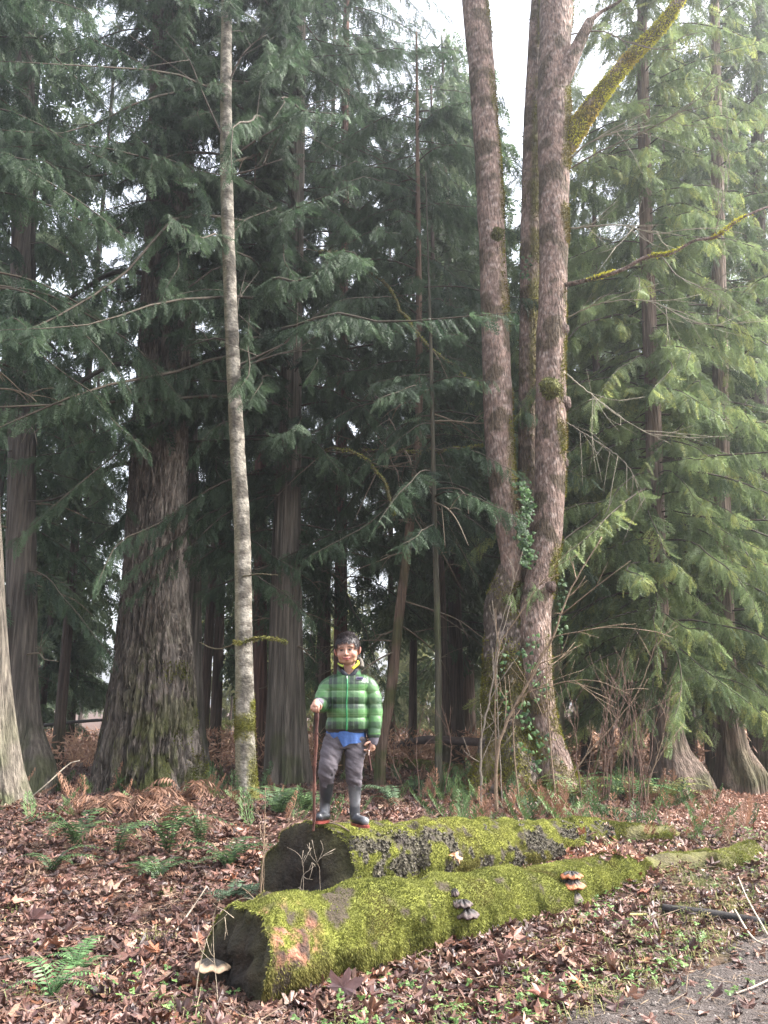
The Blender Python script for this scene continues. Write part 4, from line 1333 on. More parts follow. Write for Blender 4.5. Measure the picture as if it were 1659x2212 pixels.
    # pale bare twigs reaching right
    def rtwig(seq, r, n, col, sc_=1.0):
        pts = [at(x, y, Y0 + o) for x, y, o in seq]
        mb = MB()
        C = tube(mb, pts, r, r * 0.25, 5, col, 40, wob=0.004, rng=rng)
        for q in range(n):
            k = rng.integers(4, 39)
            d = C[k] - C[k - 1]; d /= np.linalg.norm(d)
            d2 = d + rng.normal(0, 0.45, 3) * [1, 1, 1]; l = rng.uniform(0.25, 0.8) * sc_
            b = C[k]
            pp = [b, b + d2 * l * 0.5 + rng.normal(0, 0.02, 3), b + d2 * l + np.array([0, 0, rng.uniform(-0.2, 0.25)]) * l]
            tube(mb, pp, r * 0.45, 0.0025, 4, col, 6)
            if rng.uniform() < 0.6:
                e = pp[1]; d3 = d2 + rng.normal(0, 0.5, 3)
                tube(mb, [e, e + d3 * l * 0.25, e + d3 * l * 0.5], r * 0.28, 0.002, 4, col, 5)
        part('branch', mb, M_twig, root)
    PALE = (0.30, 0.27, 0.20); GREY = (0.17, 0.145, 0.11)
    rtwig([(1222, 495, 0), (1290, 488, -0.3), (1350, 487, -0.6), (1420, 505, -0.9), (1480, 495, -1.1)], 0.016, 12, PALE)
    rtwig([(1222, 370, 0), (1290, 330, -0.3), (1380, 290, -0.8), (1480, 235, -1.2), (1540, 190, -1.5)], 0.014, 12, GREY)
    rtwig([(1230, 345, 0), (1270, 310, -0.3), (1330, 285, -0.6), (1400, 262, -0.9)], 0.013, 10, PALE)
    rtwig([(1228, 75, 0), (1300, 68, -0.4), (1360, 92, -0.8), (1440, 108, -1.1), (1520, 95, -1.4)], 0.014, 12, GREY)
    rtwig([(1215, 690, 0), (1300, 655, -0.5), (1400, 650, -1.0), (1520, 700, -1.4), (1650, 690, -1.8)], 0.011, 14, PALE)
    rtwig([(1215, 800, 0), (1300, 870, -0.5), (1370, 920, -0.9), (1450, 960, -1.2)], 0.010, 10, PALE)
    rtwig([(1213, 905, 0), (1260, 935, -0.3), (1350, 1000, -0.8), (1400, 1090, -1.0)], 0.010, 10, GREY)
    rtwig([(1430, 555, -0.8), (1470, 600, -1.0), (1540, 625, -1.2), (1640, 615, -1.5)], 0.009, 8, GREY)
    rtwig([(1545, 505, -1.0), (1560, 440, -1.1), (1575, 380, -1.1), (1570, 310, -1.2)], 0.009, 8, GREY)
    # ivy
    mb = MB()
    th = np.array([0, 50, 100, 130, 180, 230, 260, 310]) * math.pi / 180
    rr = np.array([1.0, 0.55, 0.8, 0.45, 0.35, 0.45, 0.8, 0.55])
    V = np.concatenate([[[0, 0, 0]], np.stack([rr * np.cos(th), rr * np.sin(th), -0.25 * rr], -1)])
    F = np.array([[0, i + 1, (i + 1) % 8 + 1] for i in range(8)])
    Ms, Ts = [], []
    def leafcl(x, y, o, n, sx, sy):
        for _ in range(n):
            p = at(x + rng.normal(0, sx), y + rng.normal(0, sy), Y0 + o + rng.normal(0, 0.05))
            nrm = np.array([rng.normal(0, 0.5), -1, rng.uniform(0.0, 0.9)]); nrm /= np.linalg.norm(nrm)
            a = np.cross(nrm, rng.normal(0, 1, 3)); a /= np.linalg.norm(a)
            b = np.cross(nrm, a); s_ = rng.uniform(0.018, 0.055)
            Ms.append(np.stack([a * s_, b * s_, nrm * s_], -1)); Ts.append(p)
    for y in range(1045, 1225, 5): leafcl(1134 + 8 * math.sin(y / 17), y, -0.32, 9, 8, 5)
    for y in range(1380, 1600, 12): leafcl(1150 + 22 * math.sin(y / 21), y, -0.55, 4, 10, 6)
    for y in range(1400, 1560, 18): leafcl(1085 + 8 * math.sin(y / 15), y, -0.55, 3, 7, 8)
    for y in range(560, 610, 8): leafcl(1138, y, 0.1, 4, 8, 6)
    for y in range(1250, 1400, 14): leafcl(1215, y, 0.0, 4, 6, 6)
    leafcl(1150, 1640, -0.6, 40, 30, 30)
    cols = lerpc((0.025, 0.06, 0.02), (0.11, 0.21, 0.06), rng.uniform(0, 1, len(Ms)) ** 1.4)
    place_instances(mb, (V, F), Ms, Ts, cols)
    part('ivy', mb, M_fern, root)
maple()

# ------------------------------------------------------------------ background forest: copies of a few trees
def proto_bg(seed, H, h0, n, L0, L1, r, colA, colB, slen=1.0, per_m=4.5, tm=SPF):
    rng = np.random.default_rng(seed)
    root = thing('conifer', 'x', 'tree', (0, 0, 0))
    S = cr([[0, 0, -0.6, r * 1.5], [0, 0, 0.0, r * 1.25], [0.03, 0, 1.2, r], [rng.normal(0, 0.15), 0, H * 0.5, r * 0.6], [rng.normal(0, 0.2), 0, H, 0.03]], 60)
    V, F, FC, P, D = loft(S[:, :3], S[:, 3], 20, lambda th, s, P: d_cedar(seed, 5, 0.12)(th, P, np.zeros(3)))
    mb = MB(); c = cedar_cols(P, np.zeros(3), seed, (0.055, 0.04, 0.033), (0.14, 0.10, 0.082), 0.5, 2).reshape(-1, 3)
    add_loft(mb, V, F, FC, np.concatenate([c, c[-2:]]))
    t = part('trunk', mb, M_cedar, root, (0, 0, 0))
    br = []
    for i in range(n):
        f = (i + rng.uniform()) / n
        h = h0 + (H - h0) * f
        L = (L0 * (1 - f) + L1 * f) * rng.uniform(0.6, 1.15)
        br.append((np.array([0, 0, h]), rng.uniform(0, 6.283), L, 0.15, 0.45 * rng.uniform(0.6, 1.4)))
    cr_ = part('crown', crown(rng, br, slen, tm, colA, colB, per_m=per_m, wood=(0.06, 0.05, 0.04)), [M_leaf, M_twig], root, (0, 0, 0))
    return root

FAR_A, FAR_B = (0.055, 0.092, 0.050), (0.16, 0.21, 0.105)
LIT_A, LIT_B = (0.12, 0.14, 0.05), (0.32, 0.32, 0.11)
protos = [proto_bg(301, 24, 3.6, 110, 3.6, 0.8, 0.22, FAR_A, FAR_B),
          proto_bg(302, 21, 2.6, 110, 3.2, 0.7, 0.20, FAR_A, FAR_B),
          proto_bg(303, 27, 4.5, 120, 4.2, 0.9, 0.26, (0.032, 0.062, 0.028), (0.09, 0.14, 0.05)),
          proto_bg(304, 15, 1.4, 90, 3.0, 0.6, 0.15, LIT_A, LIT_B),
          proto_bg(305, 17, 2.0, 110, 3.0, 1.0, 0.15, (0.10, 0.145, 0.07), (0.28, 0.34, 0.155), slen=0.55, per_m=6, tm=SPR),  # right-hand trees, lit greens put into the foliage colour
          proto_bg(306, 20, 5, 80, 3.0, 1.5, 0.13, FAR_A, FAR_B, slen=0.5, per_m=4.5, tm=SPR)]

LANDMARKS = [(0, 'left of the huge fir'), (330, 'between the huge fir and the white alder'), (527, 'between the white alder and the boy'),
             (750, 'between the boy and the maple'), (1130, 'between the maple and the bright green cedar'), (1430, 'right of the bright green cedar')]
ORD = ['nearest', 'second nearest', 'third nearest', 'fourth nearest', 'fifth nearest', 'sixth nearest', 'seventh nearest', 'eighth nearest', 'ninth nearest', 'tenth nearest', 'eleventh nearest', 'twelfth nearest', 'thirteenth nearest', 'fourteenth nearest', 'fifteenth nearest', 'sixteenth nearest', 'seventeenth nearest']
used_p = set()
def bgtree(pi, x, y, s, rot):
    src = protos[pi]
    if pi not in used_p:
        used_p.add(pi); o = src
    else:
        o = src.copy(); COL.objects.link(o)
        for ch in list(src.children):
            c = ch.copy(); COL.objects.link(c); c.parent = o
    o.location = (x, y, float(gz(x, y)))
    o.rotation_euler = (0, 0, rot)
    o.scale = (s, s, s * 1.0)
    return o
def background():
    rng = random.Random(6)
    spots = []
    # (d x at the foot, distance, proto, scale)
    rows = [(158, 24, 0, 0.55), (135, 18.5, 5, 0.9), (445, 19, 5, 0.9), (700, 20, 5, 1.1), (960, 17, 5, 0.76), (470, 23, 0, 0.7), (690, 23, 5, 0.9), (845, 26, 5, 0.9), (893, 21, 5, 0.8), (985, 19, 0, 0.78), (1010, 25, 1, 1.12), (1075, 21, 2, 0.72),
            (1262, 18.0, 4, 0.75), (1310, 21, 4, 0.9), (1352, 17, 4, 0.9), (1480, 19, 4, 1.1), (1530, 17.5, 4, 1.0), (1625, 22, 4, 1.2), (1700, 18, 4, 1.1), (-60, 17, 0, 0.9), (95, 23, 1, 0.5), (1210, 27, 2, 0.7), (590, 26, 2, 0.6), (395, 27, 3, 0.6)]
    for dx, Y, pi, s in rows:
        p = at(dx, 1500, Y)
        spots.append((pi, p[0], p[1], s, rng.uniform(0, 6.28), dx))
    Y = 32
    while Y < 66:
        n = 10
        for i in range(n):
            dx = -150 + 1960 * (i + rng.uniform(0.1, 0.9)) / n
            p = at(dx, 1500, Y + rng.uniform(-2, 2))
            sc_ = rng.uniform(0.85, 1.1) * (0.42 if dx < 560 else (0.50 if dx < 1100 else 0.85)) * (Y / 40)
            if dx < 520 and rng.random() < 0.35: continue
            spots.append((rng.choice([3, 1, 3] if dx < 560 else ([3, 3, 0, 3] if dx < 1100 else [0, 1, 2, 3])), p[0], p[1], sc_, rng.uniform(0, 6.28), dx))
        Y += 8
    byb = {}
    for s in spots:
        b = max(i for i, (x0, _) in enumerate(LANDMARKS) if s[5] >= x0 or i == 0)
        byb.setdefault(b, []).append(s)
    for b, L_ in byb.items():
        L_.sort(key=lambda s: s[2])
        for r, s in enumerate(L_):
            o = bgtree(*s[:5])
            tag(o, 'background conifer %s, %s of them' % (LANDMARKS[b][1], ORD[r]) if r < len(ORD) else 'farthest background conifer %s' % LANDMARKS[b][1], 'tree', 'conifers deeper in the wood')
background()

# ------------------------------------------------------------------ haze: damp winter air between the trees
HAZE = 0.0023
def haze():
    me = bpy.data.meshes.new('haze')
    X0, X1, Y0, Y1, Z0, Z1 = -340, 340, -60, 460, -2.5, 40
    v = [(x, y, z) for z in (Z0, Z1) for y in (Y0, Y1) for x in (X0, X1)]
    me.from_pydata(v, [], [(0, 2, 3, 1), (4, 5, 7, 6), (0, 1, 5, 4), (2, 6, 7, 3), (0, 4, 6, 2), (1, 3, 7, 5)])
    m = bpy.data.materials.new('damp_air'); m.use_nodes = True
    nt = m.node_tree; nt.nodes.clear()
    o = nt.nodes.new('ShaderNodeOutputMaterial'); pv = nt.nodes.new('ShaderNodeVolumePrincipled')
    pv.inputs['Density'].default_value = HAZE
    pv.inputs['Color'].default_value = (0.93, 0.95, 1.0, 1)
    pv.inputs['Anisotropy'].default_value = 0.72
    nt.links.new(pv.outputs['Volume'], o.inputs['Volume'])
    me.materials.append(m)
    ob = bpy.data.objects.new('haze', me); COL.objects.link(ob)
    tag(ob, 'pale damp air whitening the far trees', 'haze', kind='stuff')
haze()

# ------------------------------------------------------------------ ferns
def frond(mb, base, az, L, rng, colA, colB, rise=0.9, npin=20, dead=False):
    h = np.array([math.sin(az), math.cos(az), 0]); sd = np.array([math.cos(az), -math.sin(az), 0]); up = np.array([0, 0, 1.0])
    s = np.linspace(0, 1, npin + 1)
    k1 = rise; k2 = rise * (1.0 if not dead else 1.5)
    P = base + h * (L * (0.25 * s + 0.6 * s * s))[:, None] + up * (L * (k1 * s - k2 * 0.75 * s ** 2.2))[:, None] + sd * (rng.normal(0, 0.06) * L * s * s)[:, None]
    P[:, 2] = np.maximum(P[:, 2], gz(P[:, 0], P[:, 1]) + 0.02)
    tube(mb, P[::4], 0.0035, 0.0015, 4, np.array(colA) * 0.8, 8)
    V, F, C = [], [], []
    for i in range(2, npin + 1):
        t = P[i] - P[i - 1]; t /= np.linalg.norm(t)
        u = s[i]
        l = L * 0.17 * (math.sin(math.pi * min(1, u * 0.92 + 0.1)) ** 0.6) * rng.uniform(0.85, 1.1)
        for sg in (-1, 1):
            if dead and rng.uniform() < 0.15: continue
            d = sd * sg * 0.95 + t * 0.25 - up * (rng.uniform(0.0, 0.3) if not dead else rng.uniform(0.2, 1.0)); d /= np.linalg.norm(d)
            w = t * L * 0.017
            k = len(V)
            V += [P[i] - w * 0.8, P[i] + d * l * 0.4 - w, P[i] + d * l, P[i] + d * l * 0.4 + w]
            F.append([k, k + 1, k + 2, k + 3])
            c = np.asarray(colA) + (np.asarray(colB) - np.asarray(colA)) * rng.uniform()
            C += [c] * 4
    mb.add(np.array(V), np.array(F), np.array(C), 0, False)

G_A, G_B = (0.03, 0.06, 0.024), (0.085, 0.14, 0.052)
B_A, B_B = (0.12, 0.062, 0.042), (0.25, 0.14, 0.09)
def fern(dx, dy, L, n, label, seed, dead=0.0, rise=0.9, green=(G_A, G_B), az=None):
    rng = np.random.default_rng(seed)
    p = on_ground(dx, dy); p[2] = float(gz(p[0], p[1]))
    L *= 1.35; rise *= 1.1
    rise *= 1.15
    name = 'dead_fern' if dead > 0.7 else 'sword_fern'
    root = thing(name, label, 'fern', p, 'dead brown ferns on the forest floor' if dead > 0.7 else 'sword ferns on the forest floor')
    for i in range(n):
        a = rng.uniform(0, 6.283) if az is None else rng.uniform(*az)
        isd = rng.uniform() < dead
        mb = MB()
        frond(mb, p + [rng.normal(0, 0.015), rng.normal(0, 0.015), 0], a, L * rng.uniform(0.65, 1.1), rng, *((B_A, B_B) if isd else green), rise=rise * rng.uniform(0.8, 1.2), dead=isd)
        part('frond', mb, M_fern, root)
BR = ((0.055, 0.12, 0.04), (0.13, 0.24, 0.09))
fern(165, 1835, 0.42, 11, 'green fern on the leaf bank in front of the pale left trunk', 401, 0.15, 1.0)
fern(362, 1850, 0.50, 7, 'upright green fern below the foot of the huge fir', 402, 0.2, 1.25)
fern(340, 1905, 0.36, 9, 'low yellowish green fern in the leaves below the upright one', 403, 0.3, 0.7)
fern(105, 2170, 0.27, 6, 'small bright fern at the lower left corner of the photo', 404, 0, 0.9, BR)
fern(170, 2105, 0.24, 7, 'small bright fern second from the lower left corner', 405, 0, 0.8, BR)
fern(490, 1880, 0.38, 9, 'dark green fern beside the hollow end of the farther log', 406, 0, 0.8)
fern(505, 1945, 0.32, 11, 'bluish green low fern between the two log ends', 407, 0, 0.5, ((0.05, 0.085, 0.05), (0.10, 0.15, 0.09)))
fern(110, 1890, 0.34, 8, 'dull green fern at the left below the pale trunk', 408, 0.3, 0.8)
fern(300, 1760, 0.62, 14, 'large brown dead fern arching at the foot of the huge fir', 411, 1, 0.9)
fern(395, 1740, 0.62, 14, 'brown dead fern on the right foot of the huge fir', 412, 1, 1.0)
fern(225, 1770, 0.5, 10, 'brown dead fern left of the huge fir', 413, 1, 0.9)
fern(360, 1800, 0.5, 10, 'brown dead fern behind the upright green fern', 414, 1, 1.2)
fern(250, 1850, 0.40, 9, 'brownish green fern on the bank left of the upright fern', 409, 0.6, 1.1)
fern(430, 1830, 0.42, 9, 'half brown fern between the upright fern and the white alder', 410, 0.6, 1.1)
fern(600, 1765, 0.5, 12, 'green fern at the foot of the broad cedar behind the boy', 415, 0, 0.8)
fern(665, 1760, 0.42, 10, 'green fern behind the boy and his walking stick', 416, 0, 0.8)
fern(850, 1745, 0.45, 12, 'green fern right behind the boy at the log', 417, 0.3, 0.8, ((0.05, 0.09, 0.045), (0.12, 0.18, 0.09)))
fern(900, 1720, 0.45, 12, 'fading fern between the boy and the maple', 418, 0.5, 0.8)
fern(1010, 1735, 0.4, 10, 'green fern left of the maple foot', 419, 0.2, 0.8)
fern(1050, 1720, 0.5, 8, 'reddish brown dead fern standing at the left foot of the maple', 420, 1, 1.4)
fern(960, 1700, 0.45, 10, 'brown dead fern behind the farther log, left of the maple', 421, 1, 0.7)
fern(1180, 1730, 0.6, 16, 'green fern in front of the mossy foot of the maple', 422, 0.15, 1.0)
fern(1250, 1745, 0.55, 16, 'olive fern at the right foot of the maple', 423, 0.3, 0.9, ((0.07, 0.11, 0.03), (0.19, 0.22, 0.07)))
fern(1365, 1735, 0.6, 18, 'bright green fern behind the rotten logs, right of the bare shrub', 424, 0.1, 0.8, BR)
fern(1440, 1740, 0.55, 16, 'yellowing fern below the bright green cedar', 425, 0.4, 0.8, ((0.14, 0.16, 0.05), (0.30, 0.30, 0.10)))
fern(1510, 1735, 0.5, 14, 'orange brown dead fern at the edge of the leaf carpet', 426, 1, 0.8)
fern(1320, 1775, 0.35, 9, 'small green fern touching the far end of the farther log', 427, 0, 0.8)

# ------------------------------------------------------------------ bare shrubs and saplings
def shrub(name, label, stems, col, seed, twigs=5, tl=0.35, spread=0.5, group=None, cat='shrub'):
    """stems: list of (list of (dx,dy,Y), r)"""
    rng = np.random.default_rng(seed)
    x0, y0, Y0 = stems[0][0][0]
    b = at(x0, y0, Y0); b[2] = float(gz(b[0], b[1]))
    root = thing(name, label, cat, b, group)
    for seq, r in stems:
        pts = [at(x, y, Y) for x, y, Y in seq]
        g0 = pts[0].copy(); g0[2] = float(gz(g0[0], g0[1])) - 0.05
        if g0[2] < pts[0][2]: pts = [g0] + pts
        mb = MB()
        C = tube(mb, pts, r, r * 0.3, 6, col, 30, wob=r * 0.25, rng=rng)
        for q in range(twigs):
            k = rng.integers(7, 29)
            d = C[k] - C[k - 1]; d /= np.linalg.norm(d)
            d2 = d + rng.normal(0, spread, 3); l = rng.uniform(0.4, 1.2) * tl
            bb = C[k]
            m = bb + d2 * l * 0.5 + rng.normal(0, 0.02, 3)
            e = bb + d2 * l
            tube(mb, [bb, m, e], r * 0.4, 0.0018, 4, col, 5)
            d3 = d2 + rng.normal(0, 0.6, 3)
            tube(mb, [m, m + d3 * l * 0.2, m + d3 * l * 0.4], r * 0.25, 0.0015, 4, col, 4)
        part('stem', mb, M_twig, root)
    return root

TAN = (0.19, 0.135, 0.09); RBR = (0.13, 0.08, 0.06); GRY = (0.20, 0.165, 0.13)
shrub('sapling', 'bare tan sapling in front of the hollow end of the farther log', [([(563, 1935, 5.35), (568, 1860, 5.35), (572, 1780, 5.38), (573, 1700, 5.4)], 0.006), ([(568, 1850, 5.35), (600, 1800, 5.3), (645, 1765, 5.25)], 0.0035), ([(571, 1800, 5.37), (560, 1760, 5.4), (545, 1730, 5.4)], 0.003)], TAN, 501, 3, 0.10)
shrub('twig_plant', 'thin crooked pale twig crossing the hollow end of the farther log', [([(648, 1925, 5.5), (655, 1890, 5.5), (680, 1870, 5.5), (698, 1835, 5.5), (692, 1815, 5.5)], 0.0045), ([(655, 1870, 5.5), (645, 1845, 5.5), (620, 1830, 5.5)], 0.0035), ([(690, 1875, 5.5), (672, 1850, 5.5), (668, 1830, 5.5)], 0.003)], GRY, 502, 3, 0.08)
shrub('twig_plant', 'dry stalks leaning at the broken end of the nearer log', [([(425, 2130, 4.7), (435, 2070, 4.7), (455, 2010, 4.7), (490, 1975, 4.65)], 0.004), ([(470, 2160, 4.6), (462, 2060, 4.6), (460, 1980, 4.6)], 0.0025), ([(500, 1955, 5.2), (530, 1940, 5.2), (560, 1948, 5.2)], 0.003)], (0.33, 0.27, 0.20), 503, 2, 0.12)
Ym = 10.0
shrub('sapling', 'long tan sapling leaning right across the maple foot', [([(1072, 1745, Ym), (1075, 1620, Ym), (1110, 1530, Ym), (1160, 1440, Ym), (1200, 1360, Ym), (1235, 1270, Ym), (1300, 1160, Ym)], 0.022), ([(1115, 1520, Ym), (1190, 1480, Ym - .1), (1280, 1470, Ym - .3), (1360, 1500, Ym - .4)], 0.010), ([(1185, 1390, Ym), (1250, 1365, Ym - .2), (1330, 1355, Ym - .4), (1420, 1365, Ym - .5)], 0.010), ([(1072, 1640, Ym), (1070, 1500, Ym), (1078, 1400, Ym), (1120, 1330, Ym), (1175, 1250, Ym)], 0.012)], TAN, 504, 10, 0.5, 0.4)
shrub('sapling', 'bare sapling rising at the left foot of the maple', [([(1040, 1730, Ym), (1040, 1600, Ym), (1060, 1500, Ym), (1075, 1400, Ym), (1105, 1300, Ym)], 0.017), ([(1075, 1400, Ym), (1110, 1240, Ym), (1095, 1200, Ym)], 0.008)], GRY, 505, 8, 0.4, 0.4)
st = []
rr_ = random.Random(9)
for i in range(17):
    x = rr_.uniform(1255, 1400); y = 1722 - abs(x - 1320) * 0.05
    tx = x + rr_.uniform(-30, 95); ty = rr_.uniform(1420, 1590)
    Y = rr_.uniform(10.2, 11.4)
    st.append(([(x, y, Y), (x + (tx - x) * 0.3 + rr_.uniform(-8, 8), y - 90, Y), ((x + tx) / 2 + rr_.uniform(-12, 12), (y + ty) / 2, Y), (tx, ty, Y - 0.1)], rr_.uniform(0.005, 0.010)))
shrub('bare_shrub', 'thicket of many thin reddish bare stems right of the maple', st, RBR, 506, 6, 0.38, 0.35)
shrub('sapling', 'bare diagonal sapling in the gap right of the thicket', [([(1225, 1700, 11), (1260, 1640, 11), (1330, 1560, 11), (1380, 1490, 11), (1420, 1380, 11)], 0.012), ([(1400, 1700, 11), (1430, 1600, 11), (1450, 1480, 11)], 0.010)], TAN, 507, 8, 0.4, 0.4)
shrub('bare_shrub', 'bare brown twigs left of the thin dark pole', [([(905, 1700, 11), (900, 1600, 11), (925, 1500, 11)], 0.008), ([(960, 1715, 11), (975, 1620, 11), (962, 1540, 11)], 0.007), ([(870, 1700, 11), (850, 1640, 11), (866, 1560, 11)], 0.006)], RBR, 508, 6, 0.3, 0.5)

# curved mossy limbs hanging in the middle
def bough(label, seq, r, col, seed, mossy=True, n=8):
    rng = np.random.default_rng(seed)
    return [at(x, y, Y) for x, y, Y in seq], r, col, n, mossy
def mid_boughs():
    rng = np.random.default_rng(77)
    # they belong to the reddish cedar above the boy
    root = [o for o in COL.objects if o.get('label', '').startswith('reddish cedar trunk rising')][0]
    for seq, r, mossy in (
        ([(735, 1010, 17.3), (690, 985, 15), (720, 970, 14.5), (780, 985, 14), (830, 1040, 13.6), (850, 1110, 13.4)], 0.035, True),
        ([(740, 545, 17.3), (690, 545, 15.5), (760, 570, 15), (830, 610, 14.5), (880, 690, 14), (940, 760, 13.6), (1030, 830, 13.2)], 0.035, True),
        ([(745, 970, 17), (850, 975, 15), (950, 975, 14), (1040, 962, 13.4)], 0.03, True),
        ([(740, 760, 17), (830, 880, 15), (870, 960, 14), (920, 1050, 13.5), (1000, 1060, 13), (1012, 1110, 12.8)], 0.02, False),
        ([(650, 310, 16), (600, 320, 15), (550, 335, 14), (505, 350, 13)], 0.04, False),
        ([(740, 880, 17), (800, 920, 15), (850, 1000, 14.5), (870, 1090, 14)], 0.02, False),
        ([(740, 1250, 17), (640, 1215, 16), (520, 1235, 15)], 0.02, False)):
        pts = [at(x, y, Y if q == 0 else Y - 1.6) for q, (x, y, Y) in enumerate(seq)]
        mb = MB()
        C = tube(mb, pts, r * 1.15, r * 0.45, 6, (0.12, 0.105, 0.05) if mossy else (0.17, 0.135, 0.10), 50, wob=0.010, rng=rng)
        for q in range(9):
            k = rng.integers(8, 49)
            d = C[k] - C[k - 1]; d /= np.linalg.norm(d); d2 = d + rng.normal(0, 0.6, 3); l = rng.uniform(0.3, 1.0)
            tube(mb, [C[k], C[k] + d2 * l * 0.5 + [0, 0, -0.05], C[k] + d2 * l + [0, 0, -0.2 * l]], r * 0.3, 0.003, 4, (0.14, 0.11, 0.08), 6)
        if mossy:
            k = 2200
            i = rng.integers(0, 50, k); nn = rng.normal(0, 1, (k, 3)); nn[:, 2] += 0.7; nn /= np.linalg.norm(nn, axis=1, keepdims=True)
            pp = C[i] + (C[np.minimum(i + 1, 49)] - C[i]) * rng.uniform(0, 1, (k, 1)) + nn * r * 0.5
            blade_cloud(mb, pp, nn, rng, 0.03, 0.008, 0.3, moss_cols(pp, rng, (0.14, 0.15, 0.03), (0.36, 0.38, 0.07)))
        part('dead_branch', mb, M_twig, root)
mid_boughs()

# ------------------------------------------------------------------ fallen wood around
def fallen(name, label, seq, r0, r1, col, seed, mossy=0, cat='fallen branch', fork=True):
    rng = np.random.default_rng(seed)
    pts = [np.array(p, float) for p in seq]
    b = pts[0].copy(); b[2] = float(gz(b[0], b[1]))
    mb = MB()
    C = cr(pts, 60)
    V, F, FC, P, D = loft(C, np.linspace(r0, r1, 60), 16, lambda th, s, P: 1 + 0.25 * (fbm(P, 12, seed, 2) - 0.5))
    cc = lerpc(np.array(col) * 0.7, np.array(col) * 1.4, fbm(P, 9, seed, 2)).reshape(-1, 3)
    add_loft(mb, V, F, FC, np.concatenate([cc, cc[-2:]]))
    if mossy:
        p, d = sample_grid(P, D, mossy, rng, lambda p, d, a, b: ss(-0.2, 0.5, d[:, 2]))
        blade_cloud(mb, p, d, rng, 0.03, 0.006, 0.3, moss_cols(p, rng))
    return solo(name, mb, M_twig if not mossy else M_log, b, label, cat)
def gp(dx, dy, lift): 
    p = on_ground(dx, dy); p[2] += lift; return p
fallen('fallen_branch', 'thick black wet branch lying by the path at the right edge', [gp(1432, 1978, 0.05), gp(1500, 1985, 0.045), gp(1580, 1995, 0.04), gp(1700, 2018, 0.04)], 0.026, 0.034, (0.025, 0.022, 0.022), 601)
fallen('fallen_branch', 'pale thin stick lying below the black branch at the right edge', [gp(1590, 2000, 0.10), gp(1625, 2045, 0.06), gp(1650, 2058, 0.05), gp(1700, 2066, 0.05)], 0.007, 0.006, (0.36, 0.31, 0.25), 602)
fallen('fallen_branch', 'pale thin stick leaning over the black branch', [gp(1660, 2035, 0.04), gp(1618, 1985, 0.13), gp(1600, 1960, 0.2)], 0.006, 0.004, (0.38, 0.33, 0.26), 603)
fallen('fallen_branch', 'small yellowish split stick left of the black branch', [gp(1345, 1990, 0.04), gp(1410, 1993, 0.05)], 0.010, 0.008, (0.35, 0.30, 0.12), 604)
fallen('fallen_branch', 'pale curved stick on the gravel at the lower right corner', [gp(1590, 2160, 0.03), gp(1625, 2152, 0.04), gp(1670, 2130, 0.04)], 0.006, 0.004, (0.30, 0.25, 0.21), 605)
fallen('fallen_tree', 'dark thin fallen trunk lying across behind the leaning slender tree', [gp(840, 1640, 0.35), at(930, 1597, 15.5), at(1040, 1604, 15.2)], 0.09, 0.07, (0.07, 0.05, 0.045), 606, cat='log')
fallen('mossy_log', 'mossy rotten trunk lying under the thin dark fallen one', [gp(850, 1660, 0.12), gp(930, 1668, 0.10), gp(1000, 1672, 0.06)], 0.13, 0.09, (0.09, 0.085, 0.03), 607, 5000, cat='log')
fallen('fallen_branch', 'dark fallen branch low behind the left cedar trunks', [at(85, 1568, 20), at(180, 1558, 19.5), at(285, 1552, 19)], 0.04, 0.03, (0.035, 0.03, 0.026), 608)
fallen('fallen_branch', 'pale dead branch resting on the slope between the left trunk and the huge fir', [at(70, 1720, 9.5), at(105, 1690, 9.5), at(150, 1650, 9.6), at(172, 1643, 9.6)], 0.008, 0.005, (0.3, 0.26, 0.2), 609)
fallen('fallen_branch', 'thin stick lying on the leaf bank left of the nearer log', [gp(380, 2030, 0.05), gp(420, 1985, 0.09), gp(445, 1955, 0.12)], 0.006, 0.004, (0.25, 0.20, 0.16), 610)
fallen('fallen_branch', 'thin twig on top of the farther log beside the boys boots', [nearest_on(P2, at(700, 1778, 6.15)) + [0, 0, 0.02], nearest_on(P2, at(735, 1787, 6.1)) + [0, 0, 0.02], nearest_on(P2, at(757, 1796, 6.05)) + [0, 0, 0.02]], 0.007, 0.004, (0.2, 0.15, 0.11), 611)

